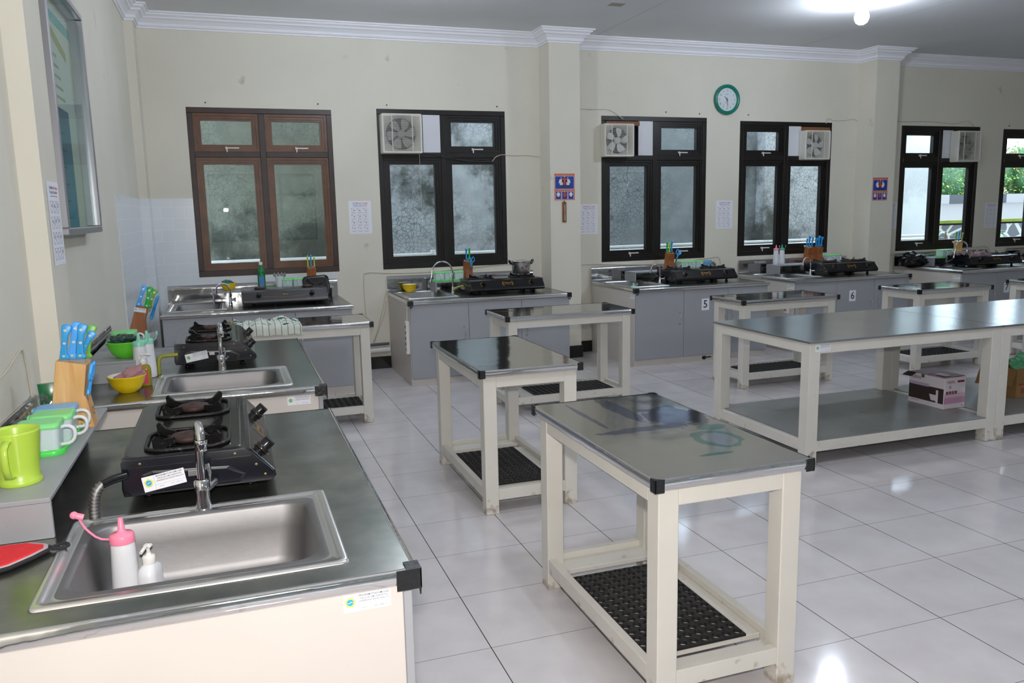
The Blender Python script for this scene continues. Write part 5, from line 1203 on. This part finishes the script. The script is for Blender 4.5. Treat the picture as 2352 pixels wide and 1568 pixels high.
# ------------------------------------------------------------------ outside
def concrete():
    m = bpy.data.materials.new('cracked weathered concrete'); m.use_nodes = True; nt = m.node_tree; N = nt.nodes; L = nt.links; b = N['Principled BSDF']; b.inputs['Roughness'].default_value = .85
    tc = N.new('ShaderNodeTexCoord'); n0 = N.new('ShaderNodeTexNoise'); n0.inputs['Scale'].default_value = 3; n0.inputs['Detail'].default_value = 3; L.new(tc.outputs['Object'], n0.inputs[0])
    mv = N.new('ShaderNodeMix'); mv.data_type = 'VECTOR'; mv.inputs[0].default_value = .12; L.new(tc.outputs['Object'], mv.inputs[4]); L.new(n0.outputs['Color'], mv.inputs[5])
    v = N.new('ShaderNodeTexVoronoi'); v.feature = 'DISTANCE_TO_EDGE'; v.inputs['Scale'].default_value = 22; v.inputs['Randomness'].default_value = 1; L.new(mv.outputs[1], v.inputs[0])
    cr = N.new('ShaderNodeMapRange'); cr.inputs[1].default_value = .0; cr.inputs[2].default_value = .08; cr.inputs[3].default_value = 1; cr.inputs[4].default_value = 0; L.new(v.outputs[0], cr.inputs[0])
    n1 = N.new('ShaderNodeTexNoise'); n1.inputs['Scale'].default_value = .9; n1.inputs['Detail'].default_value = 8; n1.inputs['Roughness'].default_value = .7; L.new(tc.outputs['Object'], n1.inputs[0])
    r1 = N.new('ShaderNodeMapRange'); r1.inputs[1].default_value = .50; r1.inputs[2].default_value = .60; L.new(n1.outputs[0], r1.inputs[0])
    n2 = N.new('ShaderNodeTexNoise'); n2.inputs['Scale'].default_value = 7; n2.inputs['Detail'].default_value = 8; L.new(tc.outputs['Object'], n2.inputs[0])
    c0 = N.new('ShaderNodeMix'); c0.data_type = 'RGBA'; L.new(n2.outputs[0], c0.inputs[0]); c0.inputs[6].default_value = lin('#8e9193'); c0.inputs[7].default_value = lin('#cdd0d3')
    c1 = N.new('ShaderNodeMix'); c1.data_type = 'RGBA'; L.new(r1.outputs[0], c1.inputs[0]); L.new(c0.outputs[2], c1.inputs[6]); c1.inputs[7].default_value = lin('#4b4d49')
    n4 = N.new('ShaderNodeTexNoise'); n4.inputs['Scale'].default_value = .7; L.new(tc.outputs['Object'], n4.inputs[0]); r4 = N.new('ShaderNodeMapRange'); r4.inputs[1].default_value = .36; r4.inputs[2].default_value = .52; r4.inputs[4].default_value = .85; L.new(n4.outputs[0], r4.inputs[0])
    mm = N.new('ShaderNodeMath'); mm.operation = 'MULTIPLY'; L.new(cr.outputs[0], mm.inputs[0]); L.new(r4.outputs[0], mm.inputs[1])
    c2 = N.new('ShaderNodeMix'); c2.data_type = 'RGBA'; L.new(mm.outputs[0], c2.inputs[0]); L.new(c1.outputs[2], c2.inputs[6]); c2.inputs[7].default_value = lin('#4c504c'); L.new(c2.outputs[2], b.inputs['Base Color']); return m
CONC = concrete()
def concrete_tint(name, a, b_, d, cracks=True):
    m = CONC.copy(); m.name = name
    for n in m.node_tree.nodes:
        if n.type == 'MIX' and n.data_type == 'RGBA':
            if abs(n.inputs[6].default_value[0] - lin('#8e9193')[0]) < 1e-4: n.inputs[6].default_value = lin(a); n.inputs[7].default_value = lin(b_)
            elif abs(n.inputs[7].default_value[0] - lin('#4b4d49')[0]) < 1e-4: n.inputs[7].default_value = lin(d)
            elif not cracks and abs(n.inputs[7].default_value[0] - lin('#4c504c')[0]) < 1e-4: n.inputs[7].default_value = lin(b_)
    return m
CONM = concrete_tint('olive stained concrete', '#5d6156', '#8b8d7c', '#3f4338'); CONP = concrete_tint('pale painted concrete', '#e9edf0', '#dfe4e8', '#c9ced2', False); CONG = concrete_tint('darker grey concrete', '#6f7477', '#9da2a5', '#55595a')  # CONG is simply a darker grey for one stretch of the yard wall
o = MB().box(-4, .75, 7.2, 7.4, -.2, 2.75, CONM).box(.75, 3.2, 7.2, 7.4, -.2, 2.75, CONC).box(3.2, 5.95, 7.2, 7.4, -.2, 2.75, CONG).box(5.95, 7.9, 7.2, 7.4, -.2, 2.75, CONC).box(7.9, 9.16, 7.2, 7.4, -.2, 2.75, CONP).box(5.95, 6.25, 7.02, 7.2, -.2, 2.75, CONC).box(-4, 9.16, 7.08, 7.2, -.2, .94, CONC).build('yard_wall'); struct(o); o.name = 'wall_yard'
struct(MB().box(-6, .3, WB + WT, 7.6, 3.42, 3.5, CONC).box(.3, 5.6, WB + WT, 6.62, 3.42, 3.5, CONC).build('added_shade_slab'))  # slab added overhead to shade the yard wall behind the left windows
struct(MB().box(-4, 12.6, WB, WB + WT, ZC + .1, 4.2, WALL).build('wall_upper'))
GR = mat('mossy ground', '#5f6b52', .9, var=.3, vscale=3)
o = MB().box(-6, 34, WB + WT, 8.6, -.25, -.2, GR).build('ground_outside'); struct(o)
for z, r_, yy in ((.985, .022, 7.02), (1.035, .018, 7.03)):
    o = MB().cyl((-1, yy, z), (8.9, yy, z + .01), r_, PIPE, seg=14).build('outdoor_pipe'); tag(o, '%s of two white water pipes along the outdoor concrete wall' % ('lower' if z < 1 else 'upper'), 'pipe', 'outdoor water pipes')
t = thing('outdoor_tap', 'white outdoor tap on the pipe behind the window left of the clock', 'tap', (4.25, 7.0, 1.0)); m = MB(); m.tube([(0, 0, .0), (-.01, -.02, .05), (-.02, -.03, .09)], .018, PLW, 10).box(-.05, .01, -.05, -.01, .09, .105, PLW, .003); m.build('tap_body', t)
t = thing('outdoor_tap', 'white outdoor tap on the pipe behind the large fan window', 'tap', (1.47, 7.0, 1.0)); m = MB(); m.tube([(.03, 0, .0), (.01, -.02, .03), (-.03, -.03, .07)], .018, PLW, 10).box(-.06, -.01, -.05, -.01, .06, .085, PLW, .003); m.build('tap_body', t)
# terrace beyond the end of the wall: stone retaining wall, sloping paved road, painted kerb, hedge
def stone_mat():
    m = bpy.data.materials.new('dark stones in white mortar'); m.use_nodes = True; nt = m.node_tree; N = nt.nodes; L = nt.links; b = N['Principled BSDF']
    tc = N.new('ShaderNodeTexCoord'); v = N.new('ShaderNodeTexVoronoi'); v.feature = 'DISTANCE_TO_EDGE'; v.inputs['Scale'].default_value = 3.2; L.new(tc.outputs['Object'], v.inputs[0]); r = N.new('ShaderNodeMapRange'); r.inputs[1].default_value = .05; r.inputs[2].default_value = .07; L.new(v.outputs[0], r.inputs[0])
    mx = N.new('ShaderNodeMix'); mx.data_type = 'RGBA'; L.new(r.outputs[0], mx.inputs[0]); mx.inputs[6].default_value = lin('#9c9c94'); mx.inputs[7].default_value = lin('#262c31'); L.new(mx.outputs[2], b.inputs['Base Color']); return m
STN = stone_mat(); MOSS = mat('bright moss', '#66731f', .9, var=.3, vscale=8); PAVE = mat('grey road pavers', '#5e5b57', .8, var=.12, vscale=9)
o = MB().box(8.2, 34, 8.6, 8.9, -.2, 1.12, STN).box(8.2, 34, 8.56, 8.98, 1.15, 1.20, MOSS).build('retaining_wall'); struct(o)
o = MB().rings([[(8.2, 8.9, 1.17), (34, 8.9, 1.17)], [(8.2, 13.2, 1.47), (34, 13.2, 1.47)], [(8.2, 13.2, -.2), (34, 13.2, -.2)], [(8.2, 8.9, -.2), (34, 8.9, -.2)]], PAVE, smooth=False).build('road'); struct(o)
o = MB()
KW, KB_ = mat('white kerb paint', '#8c8c8a', .7), mat('black kerb paint', '#3b3f42', .7)
for k in range(26): o.box(8.4 + k * .62, 9.02 + k * .62, 13.2, 13.5, 1.4, 1.69, KW if k % 2 else KB_)
struct(o.build('painted_kerb'))
struct(MB().box(4, 34, 13.5, 18, 1.3, 1.55, GR).build('ground_bank'))
LEAF = [mat('hedge leaf a', '#4f7f3a', .5), mat('hedge leaf b', '#6f9a45', .5), mat('hedge leaf red', '#b5674a', .5), mat('hedge leaf dark', '#2f5a32', .5), mat('yellow flower', '#e0c63c', .5)]
def bush(label, c, r, n, seed, cat='bush', ls=.07, grp='hedge bushes beyond the kerb', mats_=None):
    rn = random.Random(seed); m = MB(); m.blob((0, 0, 0), .8, mats_[0] if mats_ else LEAF[3], (r[0], r[1], r[2]), .35, 2, 3, seed)
    for k in range(n):
        v = Vector((rn.gauss(0, 1), rn.gauss(0, 1), rn.gauss(0, 1))).normalized(); q = .8 + .28 * rn.random(); p = Vector((v.x * r[0] * q, v.y * r[1] * q, v.z * r[2] * q)); s = ls * (.6 + .7 * rn.random())
        a = Vector((rn.uniform(-1, 1), rn.uniform(-1, 1), rn.uniform(-1, 1))).normalized(); b_ = a.cross(v).normalized() if a.cross(v).length > .01 else Vector((1, 0, 0)); cc = (a * .5 + v * .5).normalized()
        w_ = rn.random(); mm = (mats_ or [LEAF[0], LEAF[1], LEAF[2] if v.z > .1 and seed % 2 else LEAF[1], LEAF[0], LEAF[4] if w_ > .9 else LEAF[3]])[int(w_ * 4.999)]
        m.rings([[p - b_ * s * .35, p + cc * s, p + b_ * s * .35, p - cc * s * .6]], mm, cap1=True)
    o = m.build('hedge_bush', fix=False); put(o, c); return tag(o, label, cat, grp)
for k in range(7): bush(('rounded green hedge bush beyond the kerb, seen through the right windows', 'reddish tipped hedge bush beyond the kerb, seen through the right windows')[k % 2], (12.6 + 1.9 * k, 14.4 + .3 * (k % 2), 2.2), (1.25, .8, .95), 3200, 20 + k, ls=.05)
def stem_plant(label, c, h, seed):
    t = thing('garden_plant', label, 'plant', c, 0, 'young plants outside the right windows'); rn = random.Random(seed); m = MB(); m.tube([(0, 0, 0), (.02, 0, h * .5), (-.01, .01, h)], .012, mat('plant stem', '#8a6f52', .7), 6); m.build('stem', t)
    m = MB(); LG = mat('pale fresh leaf', '#8fc070', .45)
    for k in range(26):
        z = h * (.35 + .65 * rn.random()); a = rn.uniform(0, 2 * PI); d = Vector((math.cos(a), math.sin(a), .1)); p = Vector((0, 0, z)) + d * .03; L_ = .16 * rn.uniform(.7, 1.2); s = Vector((-d.y, d.x, 0)); q = Vector((0, 0, -.06 * rn.random()))
        m.rings([[p, p + d * L_ * .35 + s * .035, p + d * L_ * .75 + s * .02 + q, p + d * L_ + q * 1.6, p + d * L_ * .75 - s * .02 + q, p + d * L_ * .35 - s * .035]], LG, cap1=True)
    m.build('leaves', t)
stem_plant('young broad leaved plant outside, right of the concrete wall end', (9.38, 7.55, -.2), 1.40, 3); stem_plant('young broad leaved plant outside the window at the right edge', (10.75, 7.6, -.2), 1.3, 4); stem_plant('low leafy plant outside in front of the concrete wall end', (8.80, 6.72, -.2), 1.30, 5)
# garden behind the camera, only met as reflections in the glass
struct(MB().box(-10, 22, -16, YF - .15, -.25, -.2, GR).build('ground_garden'))
o = MB().box(-9, 20, -8.3, -8.1, -.2, .75, STN).build('garden_wall'); struct(o)
for k in range(12): bush('large dark green shrub in the garden behind the camera', (-7 + 2.1 * k, -11.5 - (k % 2), 1.7), (1.7, 1.2, 3.2), 700, 50 + k, 'shrub', .16, 'garden shrubs behind the camera', [mat('grey green shrub leaf', '#3d463c', .6)] * 5)  # one muted grey green leaf colour for all these shrubs
